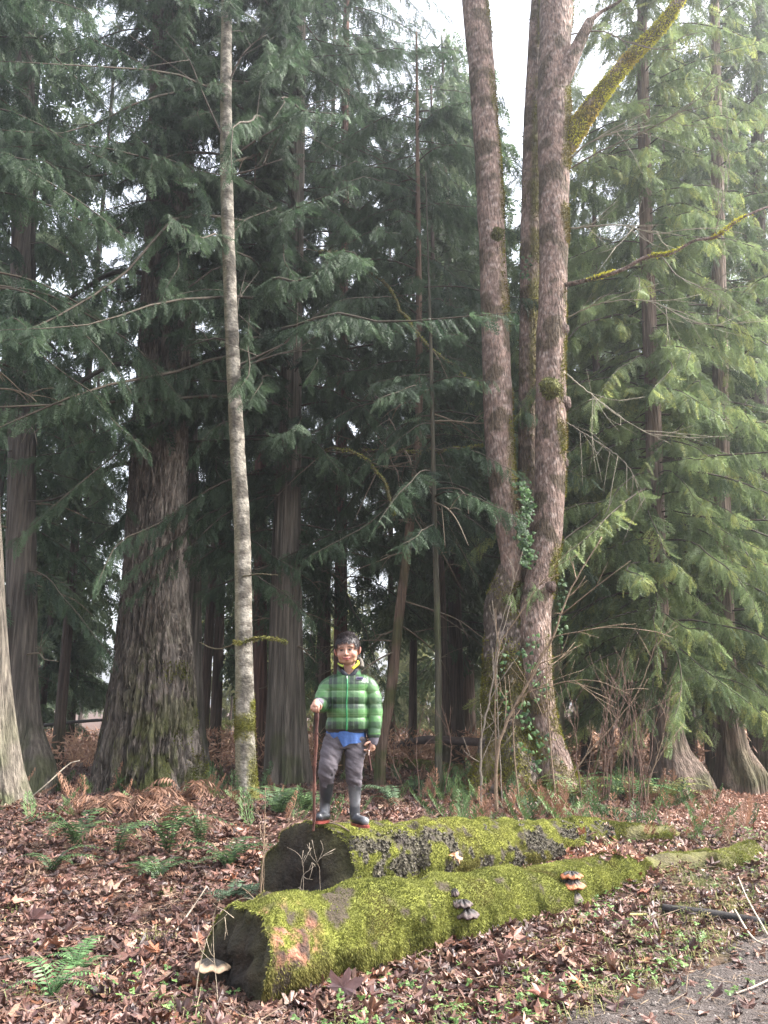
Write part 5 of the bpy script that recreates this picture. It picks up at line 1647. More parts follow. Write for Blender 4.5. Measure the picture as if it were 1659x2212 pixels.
def undergrowth():
    rng = np.random.default_rng(33)
    mb = MB()
    k = 2600
    y = rng.uniform(8.2, 15, k)
    x = rng.uniform(-0.5, 0.45, k) * y
    P = np.stack([x, y, 0 * x], -1)
    w = ss(0.42, 0.6, vn(P, 1.1, 71)) * (0.25 + 0.75 * ss(0.0, 1.0, x)) * ss(4.6, 3.4, x)
    w = w * ss(8.0, 9.2, y + 0.4 * np.abs(x))
    ok = rng.uniform(0, 1, k) < w
    x, y = x[ok], y[ok]; k = len(x)
    az = rng.uniform(0, 6.283, k)
    f = np.stack([np.sin(az), np.cos(az), rng.uniform(0.1, 1.5, k)], -1); f /= np.linalg.norm(f, axis=1, keepdims=True)
    n = np.cross(f, np.stack([np.cos(az), -np.sin(az), 0 * az], -1)); n *= -np.sign(n[:, 2:3] + 1e-9)
    si = np.cross(n, f)
    l = rng.uniform(0.12, 0.42, k)[:, None]
    Ms = np.stack([f * l, si * l, n * l], -1)
    Ts = np.stack([x, y, gz(x, y) + 0.02], -1)
    br = rng.uniform(0, 1, k) < 0.45
    cols = np.where(br[:, None], lerpc((0.14, 0.07, 0.045), (0.34, 0.19, 0.12), rng.uniform(0, 1, k)), lerpc((0.04, 0.08, 0.03), (0.13, 0.20, 0.07), rng.uniform(0, 1, k)))
    t = rng.integers(0, 4, k)
    for v in range(4):
        place_instances(mb, SPR[v], Ms[t == v], Ts[t == v], cols[t == v])
    solo('undergrowth', mb, M_fern, (0, 0, 0), 'low green and brown undergrowth between the tree feet', 'undergrowth', kind='stuff')
undergrowth()

# bracken: far band of reddish dead fern beyond the trees
def bracken():
    rng = np.random.default_rng(31)
    mb = MB()
    k = 26000
    u = rng.uniform(0, 1, k)
    y = 17 + 14 * u
    x = rng.uniform(-0.6, 0.42, k) * y
    h = rng.uniform(0.1, 0.95, k)
    p = np.stack([x, y, gz(x, y) + h * (0.55 + 0.45 * vn(np.stack([x, y, x * 0], -1), 0.5, 8))], -1)
    n = rng.normal(0, 1, (k, 3))
    n /= np.linalg.norm(n, axis=1, keepdims=True)
    cols = lerpc((0.26, 0.13, 0.085), (0.55, 0.34, 0.22), rng.uniform(0, 1, k))
    blade_cloud(mb, p, n, rng, 0.22, 0.02, 0.2, cols)
    solo('bracken', mb, M_fern, (0, 0, 0), 'band of reddish dead bracken seen between the trunks', 'bracken', kind='stuff')
bracken()

# ------------------------------------------------------------------ single leaves that stand out
def big_leaves():
    rng = np.random.default_rng(12)
    src = None
    spec = [(985, 1868, 'tan curled maple leaf standing in the gap between the two logs', (0.42, 0.23, 0.13), 0.075),
            (1085, 2110, 'large purplish maple leaf on the litter below the middle of the nearer log', (0.17, 0.09, 0.085), 0.10),
            (1110, 2050, 'upright brown maple leaf leaning by the small grey fungi', (0.24, 0.12, 0.09), 0.09),
            (740, 2175, 'broad mauve brown maple leaf at the bottom of the photo below the nearer log', (0.24, 0.15, 0.15), 0.12),
            (1250, 2150, 'rusty orange maple leaf lying on the short grass', (0.35, 0.15, 0.08), 0.09),
            (1180, 2185, 'reddish brown maple leaf on green weeds, nearest the bottom edge', (0.26, 0.12, 0.09), 0.09),
            (1385, 1945, 'red brown curled leaf leaning at the far end of the nearer log', (0.24, 0.09, 0.06), 0.08),
            (600, 2090, 'x', (0, 0, 0), 0),
            (1310, 1815, 'tangle top brown leaf lying where the farther log ends', (0.25, 0.13, 0.10), 0.09),
            (430, 2060, 'bright russet maple leaf just left of the broken log end', (0.36, 0.17, 0.11), 0.09),
            (70, 2010, 'large purple brown maple leaf at the lower left', (0.20, 0.11, 0.10), 0.11),
            (20, 1975, 'orange brown maple leaf at the left edge of the photo', (0.33, 0.17, 0.12), 0.11)]
    for dx, dy, label, col, s in spec:
        if s == 0: continue
        p = on_ground(dx, dy)
        if label.startswith('tan curled'): p = at(dx, dy, 6.55)
        V, F = LT[rng.integers(0, 10)]
        M = rot_mats(rng, 1, np.array([s]), 0.6)[0]
        mb = MB(); W = V @ M.T + p + np.array([0, 0, s * 0.5 + 0.02])
        mb.add(W, F, col, 0, False)
        # stalk
        st_ = W[0]; e = st_ + M @ np.array([0, -1.3, 0.2])
        tube(mb, [st_, (st_ + e) / 2 + [0, 0, 0.005], e], 0.0022, 0.0015, 4, np.array(col) * 0.8, 5)
        solo('fallen_leaf', mb, M_litter, p, label, 'leaf')
big_leaves()

# ------------------------------------------------------------------ the boy
YB = 6.14
def bp(cx, cy, dy=0.0):
    return at(610 + 0.2145 * cx, 1342 + 0.2145 * cy, YB + dy)
PXM = 1.0 / 1440.0      # metres per crop pixel at the boy

def to_mesh(parts, name, voxel, mat, colf, smooth=2, sfac=0.5):
    """union of closed lumps into ONE continuous surface"""
    mb = MB()
    for V, F, FC in parts:
        add_loft(mb, V, F, FC, (1, 1, 1))
    me = mb.mesh(name + '_src', mat)
    o = bpy.data.objects.new('tmp', me)
    COL.objects.link(o)
    m = o.modifiers.new('r', 'REMESH'); m.mode = 'VOXEL'; m.voxel_size = voxel; m.use_smooth_shade = True
    if smooth:
        s = o.modifiers.new('s', 'SMOOTH'); s.iterations = smooth; s.factor = sfac
    dg = bpy.context.evaluated_depsgraph_get()
    me2 = bpy.data.meshes.new_from_object(o.evaluated_get(dg))
    bpy.data.objects.remove(o)
    n = len(me2.vertices)
    V = np.zeros(n * 3, np.float32); me2.vertices.foreach_get('co', V); V = V.reshape(-1, 3).astype(float)
    nl = len(me2.loops); L_ = np.zeros(nl, np.int32); me2.loops.foreach_get('vertex_index', L_)
    lt = np.zeros(len(me2.polygons), np.int32); me2.polygons.foreach_get('loop_total', lt)
    ls = np.zeros(len(me2.polygons), np.int32); me2.polygons.foreach_get('loop_start', ls)
    N = np.zeros(n * 3, np.float32); me2.vertices.foreach_get('normal', N); N = N.reshape(-1, 3).astype(float)
    q = lt == 4
    F = L_[ls[q][:, None] + np.arange(4)]
    out = MB(); out.add(V, F, colf(V, N))
    bpy.data.meshes.remove(me2)
    return out, V, N

def limb(pts, radii, nseg=18, n=None, aspect=1.0, bulge=None):
    pts = np.asarray(pts, float); radii = np.asarray(radii, float)
    Q = np.concatenate([pts, radii[:, None]], 1)
    n = n or max(10, len(pts) * 8)
    S = cr(Q, n)
    C, Rr = S[:, :3], S[:, 3]
    if bulge is not None:
        arc = np.r_[0, np.cumsum(np.linalg.norm(np.diff(C, axis=0), axis=1))]
        Rr = Rr * bulge(arc)
    # rounded ends
    d0 = C[0] - C[1]; d0 /= np.linalg.norm(d0); d1 = C[-1] - C[-2]; d1 /= np.linalg.norm(d1)
    a = np.array([0.98, 0.8, 0.5]); 
    pre = np.array([C[0] + d0 * Rr[0] * s for s in a]); pr = Rr[0] * np.sqrt(1 - a * a)
    post = np.array([C[-1] + d1 * Rr[-1] * s for s in a[::-1]]); po = Rr[-1] * np.sqrt(1 - a[::-1] ** 2)
    C = np.concatenate([pre, C, post]); Rr = np.concatenate([pr, Rr, po])
    V, F, FC, _, _ = loft(C, Rr, nseg, aspect=aspect)
    return V, F, FC

def ell(c, rx, ry, rz, rot=None, n=18, m=26):
    u = np.linspace(0.02, np.pi - 0.02, n)
    th = np.linspace(0, 2 * np.pi, m, endpoint=False)
    G = np.stack([np.sin(u)[:, None] * np.cos(th) * rx, np.sin(u)[:, None] * np.sin(th) * ry, np.cos(u)[:, None] * np.ones(m) * rz], -1)
    if rot is not None: G = G @ np.asarray(rot).T
    V = np.concatenate([G.reshape(-1, 3), [G[0].mean(0)], [G[-1].mean(0)]]) + np.asarray(c)
    i = np.arange(n - 1)[:, None] * m; j = np.arange(m)[None]; j2 = (j + 1) % m
    F = np.stack([i + j, i + m + j, i + m + j2, i + j2], -1).reshape(-1, 4)
    a = n * m; jj = np.arange(m); j2 = (jj + 1) % m
    FC = np.concatenate([np.stack([np.full(m, a), jj, j2], -1), np.stack([np.full(m, a + 1), (n - 1) * m + j2, (n - 1) * m + jj], -1)])
    return V, F, FC

def rings(R_, nseg=40):
    """closed loft through horizontal ellipses (cx,cy,cz,rx,ry), superelliptic"""
    S = np.asarray(R_, float)
    th = np.linspace(0, 2 * np.pi, nseg, endpoint=False)
    c, s = np.cos(th), np.sin(th)
    e = 0.85
    cx = np.sign(c) * abs(c) ** e; sy = np.sign(s) * abs(s) ** e
    G = np.stack([S[:, 0, None] + S[:, 3, None] * cx, S[:, 1, None] + S[:, 4, None] * sy, np.repeat(S[:, 2, None], nseg, 1)], -1)
    n = len(S)
    V = np.concatenate([G.reshape(-1, 3), [G[0].mean(0)], [G[-1].mean(0)]])
    i = np.arange(n - 1)[:, None] * nseg; j = np.arange(nseg)[None]; j2 = (j + 1) % nseg
    F = np.stack([i + j, i + j2, i + nseg + j2, i + nseg + j], -1).reshape(-1, 4)
    a = n * nseg; jj = np.arange(nseg); j2 = (jj + 1) % nseg
    FC = np.concatenate([np.stack([np.full(nseg, a), j2, jj], -1), np.stack([np.full(nseg, a + 1), (n - 1) * nseg + jj, (n - 1) * nseg + j2], -1)])
    return V, F, FC

def rotm(rx=0, ry=0, rz=0):
    return np.array(Matrix.Rotation(rz, 3, 'Z') @ Matrix.Rotation(ry, 3, 'Y') @ Matrix.Rotation(rx, 3, 'X'))

def boy():
    base = bp(650, 2040)
    px = PXM
    person_parts = []
    # --- head frame: tilt and slight turn to the camera's left
    hc = bp(655, 288)                       # centre of the skull/face
    HR = rotm(0.06, -0.07, -0.10)
    def hp(x, y, z): return hc + HR @ np.array([x, y, z])
    H = person_parts
    H.append(ell(hp(0, 0.012, 0.022), 0.079, 0.094, 0.088, HR))          # skull
    H.append(ell(hp(0, -0.018, -0.030), 0.072, 0.066, 0.073, HR))        # face
    H.append(ell(hp(0, -0.042, -0.074), 0.044, 0.032, 0.029, HR))        # chin
    for s in (-1, 1):
        H.append(ell(hp(s * 0.038, -0.050, -0.036), 0.028, 0.024, 0.027, HR))  # cheeks
        H.append(ell(hp(s * 0.030, -0.068, 0.020), 0.026, 0.012, 0.009, HR))   # brow
        H.append(ell(hp(s * 0.083, 0.012, -0.012), 0.010, 0.020, 0.031, HR @ rotm(0, s * 0.25, s * 0.5)))  # ears
        H.append(ell(hp(s * 0.009, -0.090, -0.034), 0.008, 0.008, 0.006, HR))  # nostrils
        H.append(ell(hp(s * 0.040, -0.02, -0.065), 0.024, 0.035, 0.028, HR))   # jaw
    H.append(limb([hp(0, -0.078, 0.008), hp(0, -0.088, -0.012), hp(0, -0.098, -0.031)], [0.007, 0.008, 0.0105]))   # nose
    H.append(ell(hp(0, -0.081, -0.056), 0.026, 0.010, 0.0050, HR))       # upper lip
    H.append(ell(hp(0, -0.080, -0.0665), 0.018, 0.010, 0.0055, HR))      # lower lip
    neck = bp(680, 500, 0.02)
    H.append(limb([hp(0, 0.01, -0.05), neck, bp(670, 570, 0.03)], [0.045, 0.040, 0.045]))
    # torso, hips
    H.append(limb([bp(665, 620, 0.03), bp(658, 800, 0.03), bp(650, 1000, 0.02), bp(640, 1150, 0.01)], [0.08, 0.085, 0.08, 0.075]))
    # arms: right arm of the boy (left in the picture) resting on the stick
    shR, elR, wrR = bp(470, 600, 0.02), bp(405, 800, -0.02), bp(345, 812, -0.215)
    shL, elL, wrL = bp(865, 600, 0.02), bp(930, 880, 0.01), bp(915, 1185, -0.03)
    H.append(limb([bp(610, 640, 0.03), shR + [0.01, 0.01, -0.035], elR, wrR], [0.035, 0.034, 0.030, 0.022]))
    H.append(limb([bp(720, 640, 0.03), shL + [-0.01, 0.01, -0.035], elL, wrL], [0.035, 0.034, 0.030, 0.022]))
    # hand on top of the stick: palm over the knob, fingers curling down in front
    tip = bp(342, 905, -0.24)
    def hand(wr, palm, dirv, side, curl, mirror, spread, scale=1.0, down=np.array([0, 0, -1.0])):
        """palm centre; dirv finger direction; side: unit vector towards the thumb; curl: direction the fingers close to"""
        P_ = []
        d = np.asarray(dirv, float); d /= np.linalg.norm(d)
        sd = np.asarray(side, float); sd -= d * np.dot(sd, d); sd /= np.linalg.norm(sd)
        cu = np.asarray(curl, float); cu -= d * np.dot(cu, d); cu /= np.linalg.norm(cu)
        P_.append(limb([wr, palm - d * 0.018, palm + d * 0.014], [0.019, 0.022, 0.021], aspect=1.0))
        for o in (-0.014, 0.014):
            P_.append(limb([palm - d * 0.015 + sd * o * 0.8, palm + d * 0.02 + sd * o], [0.014, 0.012]))
        for i, (o, L, c) in enumerate(((0.024, 0.046, 1.0), (0.008, 0.052, 1.1), (-0.008, 0.048, 1.2), (-0.023, 0.038, 1.3))):
            b = palm + d * 0.022 + sd * o
            a1, a2, a3 = 0.5 * c * spread, 1.25 * c * spread, 1.9 * c * spread
            v1 = d * math.cos(a1) + cu * math.sin(a1); v2 = d * math.cos(a2) + cu * math.sin(a2); v3 = d * math.cos(a3) + cu * math.sin(a3)
            P_.append(limb([b, b + v1 * L * 0.42, b + v1 * L * 0.42 + v2 * L * 0.32, b + v1 * L * 0.42 + v2 * L * 0.32 + v3 * L * 0.26], [0.0088, 0.0080, 0.0074, 0.0062], 12))
        tb = palm - d * 0.012 + sd * 0.022
        P_.append(limb([tb, tb + sd * 0.014 + d * 0.012 + cu * 0.012, tb + sd * 0.010 + d * 0.026 + cu * 0.028], [0.0105, 0.0090, 0.0072], 12))
        return P_
    H += hand(wrR, bp(335, 835, -0.25), (-0.1, -0.75, -0.6), (1, 0, 0), (0, 0.25, -1), 1, 1.0)
    H += hand(wrL, bp(905, 1240, -0.04), (-0.12, -0.15, -1), (-0.75, -0.65, 0), (-0.5, -0.2, 0.0), -1, 0.85)
    # legs
    hipR, knR, anR = bp(530, 1200, 0.0), bp(455, 1470, -0.06), bp(425, 1880, 0.02)
    hipL, knL, anL = bp(735, 1200, 0.0), bp(722, 1500, -0.01), bp(733, 1890, -0.01)
    H.append(limb([hipR, knR + [0, 0.015, 0], anR + [0, 0.005, 0]], [0.062, 0.038, 0.022]))
    H.append(limb([hipL, knL + [0, 0.015, 0], anL + [0, 0.01, 0]], [0.062, 0.038, 0.022]))
    SK = np.array((0.35, 0.195, 0.138)); RED_ = np.array((0.37, 0.145, 0.105)); LIP = np.array((0.42, 0.13, 0.12))
    inv = HR.T
    def skincol(V, N):
        q = (V - hc) @ HR
        c = np.tile(SK, (len(V), 1))
        for s in (-1, 1):
            m = np.exp(-(((q[:, 0] - s * 0.042) / 0.022) ** 2 + ((q[:, 2] + 0.036) / 0.022) ** 2)) * (q[:, 1] < -0.02) * 0.6
            c = c * (1 - m[:, None]) + RED_ * m[:, None]
        zm = q[:, 2] + 0.062 - 9.0 * q[:, 0] ** 2
        m = ((abs(q[:, 0]) < 0.031 - abs(zm) * 1.2) & (abs(zm) < 0.0085) & (q[:, 1] < -0.055))
        c[m] = LIP
        m = ((abs(q[:, 0]) < 0.027) & (abs(zm) < 0.0034) & (q[:, 1] < -0.055))
        c[m] = (0.16, 0.05, 0.05)
        ear = abs(q[:, 0]) > 0.078
        c[ear & (abs(q[:, 2]) < 0.05)] = RED_ * 0.95
        # knuckles slightly pinker
        low = V[:, 2] < bp(0, 760)[2]
        c[low] = c[low] * 0.6 + np.array((0.38, 0.20, 0.15)) * 0.4
        return c
    mb, VV, NN = to_mesh(H, 'person', 0.0034, M_skin, skincol, 2, 0.4)
    person = solo('person', mb, M_skin, base, 'boy in green plaid quilted jacket standing on the farther mossy log with a stick', 'person')
    # eyes, brows
    for s in (-1, 1):
        mb = MB()
        add_loft(mb, *ell(hp(s * 0.031, -0.0755, -0.002), 0.0135, 0.0060, 0.0044, HR), (0.16, 0.12, 0.11))
        e = part('eye', mb, M_skin, person)
        mb = MB()
        add_loft(mb, *ell(hp(s * 0.031 - 0.001, -0.0790, -0.002), 0.0075, 0.0045, 0.0046, HR), (0.02, 0.012, 0.010))
        part('iris', mb, M_rubber, e)
        mb = MB()
        add_loft(mb, *limb([hp(s * 0.016, -0.0805, 0.001), hp(s * 0.031, -0.081, 0.0045), hp(s * 0.047, -0.070, 0.0005)], [0.0018, 0.0024, 0.0016], 10), (0.05, 0.025, 0.02))
        part('eyelid', mb, M_skin, person)
        mb = MB()
        add_loft(mb, *limb([hp(s * 0.014, -0.0815, 0.0195), hp(s * 0.031, -0.0825, 0.0235), hp(s * 0.050, -0.068, 0.018)], [0.0014, 0.0022, 0.0013], 10), (0.05, 0.03, 0.024))
        part('eyebrow', mb, M_hair, person)
    # hair: cap of strands over the skull with a fringe
    rng = np.random.default_rng(2)
    caps = [ell(hp(0, 0.020, 0.034), 0.0855, 0.099, 0.092, HR), ell(hp(0, 0.055, -0.01), 0.07, 0.055, 0.07, HR)]
    mbh, HV, HN = to_mesh(caps, 'hair', 0.004, M_hair, lambda V, N: np.tile((0.022, 0.014, 0.015), (len(V), 1)), 2)
    # drop the cap where the face shows
    q = (HV - hc) @ HR
    line = 0.050 - 0.012 * np.abs(q[:, 0] / 0.07) ** 2 + 0.004 * np.sin(q[:, 0] * 180)
    bad = (q[:, 1] < -0.012) & (q[:, 2] < line)
    bad &= ~((np.abs(q[:, 0]) > 0.062) & (q[:, 1] > -0.045) & (q[:, 2] > 0.012))
    bad |= (q[:, 1] < 0.022) & (q[:, 1] >= -0.012) & (q[:, 2] < -0.002)
    F = mbh.F[0]
    keep = ~bad[F].any(1)
    mb = MB(); mb.add(HV, F[keep], (0.022, 0.014, 0.015))
    # strands
    ok = ~bad
    idx = rng.choice(np.where(ok)[0], 4200)
    qp = HV[idx]; qn = HN[idx]
    ql = (qp - hc) @ HR
    flow = np.stack([ql[:, 0] * 0.5, np.where(ql[:, 1] < 0.03, -0.8, 0.3), np.where(ql[:, 2] > 0.08, -0.25, -1.0)], -1)
    flow[:, 2] = np.where((ql[:, 1] < -0.05), -1.0, flow[:, 2])
    flow = flow @ HR.T + rng.normal(0, 0.22, (len(idx), 3)) + qn * 0.25
    flow /= np.linalg.norm(flow, axis=1, keepdims=True)
    sd = np.cross(flow, qn); sd /= np.linalg.norm(sd, axis=1, keepdims=True) + 1e-9
    l = rng.uniform(0.014, 0.030, len(idx))[:, None]; w = 0.0016
    b = qp + qn * 0.001
    V = np.stack([b, b + flow * l * .5 + sd * w + qn * 0.003, b + flow * l, b + flow * l * .5 - sd * w + qn * 0.003], 1)
    cc = lerpc((0.012, 0.008, 0.009), (0.038, 0.025, 0.026), rng.uniform(0, 1, len(idx)))
    mb.add(V.reshape(-1, 3), np.arange(len(idx) * 4).reshape(-1, 4), np.repeat(cc, 4, 0), 0, False)
    part('hair', mb, M_hair, person)

    # --- jacket
    z_h, z_s = bp(0, 1105)[2], bp(0, 545)[2]
    per = 0.0915
    def quilt(z):
        ph = ((z - z_h) / per) % 1.0
        return 1 + 0.085 * (np.abs(np.sin(np.pi * ph)) ** 0.55 - 0.5)
    J = []
    prof = [(1120, 645, 200, 146), (1096, 648, 212, 156), (1000, 655, 207, 160), (850, 656, 200, 160), (700, 658, 200, 152), (620, 662, 212, 140), (574, 664, 200, 118), (552, 668, 152, 98), (536, 670, 100, 78)]
    Z = np.array([bp(cx, cy)[2] for cy, cx, a, b in prof])
    X = np.array([bp(cx, cy)[0] for cy, cx, a, b in prof])
    A_ = np.array([a * px for _, _, a, _ in prof]); B_ = np.array([b * px for _, _, _, b in prof])
    zz = np.linspace(Z[0], Z[-1], 110)
    order = np.argsort(Z)
    qq = quilt(zz)
    fade = ss(Z[-1], Z[-1] - 0.12, zz)
    qq = 1 + (qq - 1) * fade
    J.append(rings(np.stack([np.interp(zz, Z, X), np.full(110, YB + 0.004), zz, np.interp(zz, Z, A_) * qq, np.interp(zz, Z, B_) * qq], 1)))
    def bul(off=0.0, p=0.075):
        return lambda arc: 1 + 0.11 * (np.abs(np.sin(np.pi * ((arc + off) / p))) ** 0.6 - 0.55)
    J.append(limb([bp(590, 605, 0.02), bp(485, 640, 0.01), bp(425, 735, -0.01), bp(400, 835, -0.05), bp(368, 838, -0.15), bp(355, 828, -0.185)], [0.050, 0.060, 0.060, 0.056, 0.044, 0.038], 26, 70, bulge=bul()))
    J.append(limb([bp(750, 605, 0.02), bp(850, 638, 0.02), bp(902, 740, 0.02), bp(928, 900, 0.01), bp(926, 1050, -0.01), bp(918, 1135, -0.02)], [0.050, 0.060, 0.061, 0.056, 0.051, 0.047], 26, 90, bulge=bul(0.02, 0.083)))
    BR_ = np.array((0.055, 0.15, 0.042)); MID = np.array((0.018, 0.045, 0.020)); DK = np.array((0.007, 0.014, 0.010)); PL = np.array((0.15, 0.22, 0.12))
    x0 = bp(655, 800)[0]
    def plaid(V, N):
        z = V[:, 2] - z_h
        x = V[:, 0] - x0
        # sleeves use their own coordinate across
        slR = V[:, 0] < bp(468, 800)[0]
        slL = V[:, 0] > bp(868, 800)[0]
        xx = np.where(slR | slL, V[:, 1] * 1.0 + 0.02, x)
        P1_ = 0.165
        hz = ((z + 0.035) / P1_) % 1.0
        vz = ((xx + 0.30) / 0.15) % 1.0
        hd = ss(0.12, 0.16, hz) * ss(0.62, 0.58, hz)
        vd = ss(0.10, 0.14, vz) * ss(0.55, 0.51, vz)
        c = lerpc(BR_, MID, np.clip(hd * 0.8 + vd * 0.55, 0, 1))
        c = lerpc(c, DK, np.clip(hd * vd, 0, 1) * 0.75)
        ln = np.exp(-((hz - 0.84) / 0.022) ** 2) + np.exp(-((hz - 0.94) / 0.016) ** 2) + np.exp(-((vz - 0.33) / 0.022) ** 2) * 0.7 + np.exp(-((vz - 0.80) / 0.02) ** 2) * 0.7
        c = lerpc(c, PL, np.clip(ln, 0, 1) * 0.55)
        hem = V[:, 2] < z_h + 0.016
        hem &= ~(slL)
        c[hem] = (0.018, 0.02, 0.022)
        cuffL = slL & (V[:, 2] < bp(0, 1140)[2])
        c[cuffL] = (0.025, 0.04, 0.03)
        return c
    mb, JV, JN = to_mesh(J, 'jacket', 0.0042, M_nylon, plaid, 2, 0.4)
    jacket = part('jacket', mb, M_nylon, person)
    def on_jacket(x, z, lift=0.0):
        k = np.argmin(((JV[:, 0] - x) ** 2 + (JV[:, 2] - z) ** 2) * 50 + (JV[:, 1] - (YB - 0.2)) ** 2 * 0.2)
        m = (abs(JV[:, 0] - x) < 0.012) & (abs(JV[:, 2] - z) < 0.010)
        y = JV[m, 1].min() if m.any() else JV[k, 1]
        return np.array([x, y - lift, z])
    # zip
    mb = MB()
    zs = np.linspace(bp(0, 1098)[2], bp(0, 570)[2], 40)
    pts = np.array([on_jacket(bp(655 + 2 * math.sin(i * 0.25), 800)[0], z, 0.000) for i, z in enumerate(zs)])
    pts[:, 1] = np.convolve(np.pad(pts[:, 1], 1, 'edge'), [0.25, 0.5, 0.25], 'valid')
    tube(mb, pts, 0.0055, 0.0055, 8, (0.015, 0.16, 0.055), 60)
    zipo = part('zip', mb, M_nylon, jacket)
    mb = MB(); add_loft(mb, *limb([pts[-1] + [0, -0.006, 0.006], pts[-1] + [0, -0.006, -0.014]], [0.004, 0.003], 8), (0.45, 0.5, 0.48))
    part('zip_pull', mb, M_rubber, jacket)
    # chest badge: grey-violet cloth label with a blurred line of stitching
    c = on_jacket(bp(783, 578)[0], bp(783, 578)[2], 0.001)
    mb = MB(); w_, h_ = 0.024, 0.0095
    nx = 8
    def patch(cx, cz, w_, h_, lift, col):
        V = []; 
        for a in np.linspace(-1, 1, nx):
            for b in (-1, 1):
                V.append(on_jacket(cx + a * w_, cz + b * h_ * 0.5, lift) + [0, 0, b * h_ * 0.5])
        V = np.array(V); V[:, 1] = np.polyval(np.polyfit(V[:, 0], V[:, 1], 1), V[:, 0]) - lift
        V2 = V + [0, 0.004, 0]
        F = []
        for i in range(nx - 1):
            F.append([2 * i, 2 * i + 2, 2 * i + 3, 2 * i + 1])
            F.append([2 * nx + 2 * i, 2 * nx + 2 * i + 1, 2 * nx + 2 * i + 3, 2 * nx + 2 * i + 2])
        F.append([0, 1, 2 * nx + 1, 2 * nx]); F.append([2 * nx - 2, 4 * nx - 2, 4 * nx - 1, 2 * nx - 1])
        for i in range(nx - 1):
            F.append([2 * i, 2 * nx + 2 * i, 2 * nx + 2 * i + 2, 2 * i + 2]); F.append([2 * i + 1, 2 * i + 3, 2 * nx + 2 * i + 3, 2 * nx + 2 * i + 1])
        mb.add(np.concatenate([V, V2]), np.array(F), col, 0, False)
    patch(c[0], c[2], w_, h_, 0.002, (0.15, 0.13, 0.22))
    for k_ in range(8):
        patch(c[0] - 0.017 + k_ * 0.0049, c[2], 0.0014, 0.0036, 0.0035, (0.035, 0.03, 0.07))
    part('badge', mb, M_cloth, jacket)
    # collar: standing, open in front, dark inside with yellow trim
    mb = MB()
    nb, nh = 44, 7
    G = np.zeros((nb, nh, 3)); CC = np.zeros((nb, nh, 3))
    cb, ct = bp(668, 545, 0.02), bp(668, 428, 0.035)
    for i in range(nb):
        for j in range(nh):
            t = j / (nh - 1)
            op = math.radians(-87 + 42 * t)
            a = op + (math.pi - 2 * op) * i / (nb - 1)
            c = cb * (1 - t) + ct * t
            front = max(0, -math.sin(a))
            rx, ry = 0.088 - 0.008 * t, 0.080 - 0.004 * t
            G[i, j] = c + [math.cos(a) * rx, math.sin(a) * ry, -0.055 * front * (0.3 + 0.7 * t) - 0.01]
            CC[i, j] = (0.035, 0.10, 0.04) if j < 5 else (0.06, 0.05, 0.045)
    i = np.arange(nb - 1)[:, None] * nh; j = np.arange(nh - 1)[None]
    F = np.stack([i + j, i + nh + j, i + nh + j + 1, i + j + 1], -1).reshape(-1, 4)
    mb.add(G.reshape(-1, 3), F, CC.reshape(-1, 3))
    G2 = G.copy(); cen = (cb + ct) / 2
    G2[..., 0] = cen[0] + (G[..., 0] - cen[0]) * 0.86; G2[..., 1] = cen[1] + (G[..., 1] - cen[1]) * 0.86
    mb.add(G2.reshape(-1, 3), F, (0.03, 0.03, 0.035))
    # rim joining both
    R1 = np.concatenate([G[:, -1], G2[:, -1]]); k = np.arange(nb - 1)
    mb.add(R1, np.stack([k, k + 1, nb + k + 1, nb + k], -1), (0.05, 0.045, 0.04))
    col_ = part('collar', mb, M_cloth, jacket)
    # yellow inner hood edge
    mb = MB()
    tube(mb, [bp(705, 478, -0.075), bp(738, 452, -0.06), bp(764, 424, -0.03), bp(757, 402, 0.0)], 0.010, 0.008, 8, (0.50, 0.43, 0.03), 20)
    tube(mb, [bp(608, 452, -0.070), bp(580, 440, -0.04), bp(560, 425, -0.01)], 0.008, 0.006, 8, (0.30, 0.36, 0.06), 16)
    part('inner_trim', mb, M_cloth, jacket)
    mb = MB()
    tube(mb, [bp(800, 470, 0.01), bp(795, 420, 0.05), bp(775, 385, 0.07), bp(720, 380, 0.10), bp(640, 385, 0.10), bp(575, 400, 0.07)], 0.018, 0.016, 10, (0.10, 0.09, 0.075), 30)
    part('hood', mb, M_cloth, jacket)
    # --- cuffs of the grey pullover, blue shirt, undershirt at the neck
    mb, _, _ = to_mesh([limb([bp(930, 1120, -0.02), bp(912, 1215, -0.03)], [0.040, 0.035], 22), limb([bp(372, 825, -0.16), bp(352, 820, -0.205)], [0.036, 0.031], 22)], 'cuffs', 0.004, M_cloth, lambda V, N: np.tile((0.095, 0.085, 0.105), (len(V), 1)))
    part('pullover_cuffs', mb, M_cloth, person)
    sh = []
    zt, zl = bp(0, 1080)[2], bp(0, 1262)[2]
    nb, nv = 72, 14
    G = np.zeros((nb, nv, 3))
    for i, a in enumerate(np.linspace(0, 2 * np.pi, nb, endpoint=False)):
        xn = math.cos(a)
        front = -math.sin(a) > 0
        # hem: point below the middle, short at the left flank
        low = float(np.interp(640 + 204 * xn, [430, 470, 530, 556, 580, 622, 690, 780, 850], [1135, 1158, 1176, 1150, 1190, 1262, 1228, 1222, 1196])) if front else 1170
        for j in range(nv):
            t = j / (nv - 1)
            cy = 1085 + (low - 1085) * t
            rip = 1 + (0.03 * math.sin(a * 11 + 1) + 0.02 * math.sin(a * 23)) * t
            G[i, j] = [bp(640, 1100)[0] + math.cos(a) * 199 * px * rip, YB + math.sin(a) * 0.100 * rip, bp(0, cy)[2]]
    i = np.arange(nb)[:, None] * nv; i2 = ((np.arange(nb) + 1) % nb)[:, None] * nv; j = np.arange(nv - 1)[None]
    F = np.stack([i + j, i2 + j, i2 + j + 1, i + j + 1], -1).reshape(-1, 4)
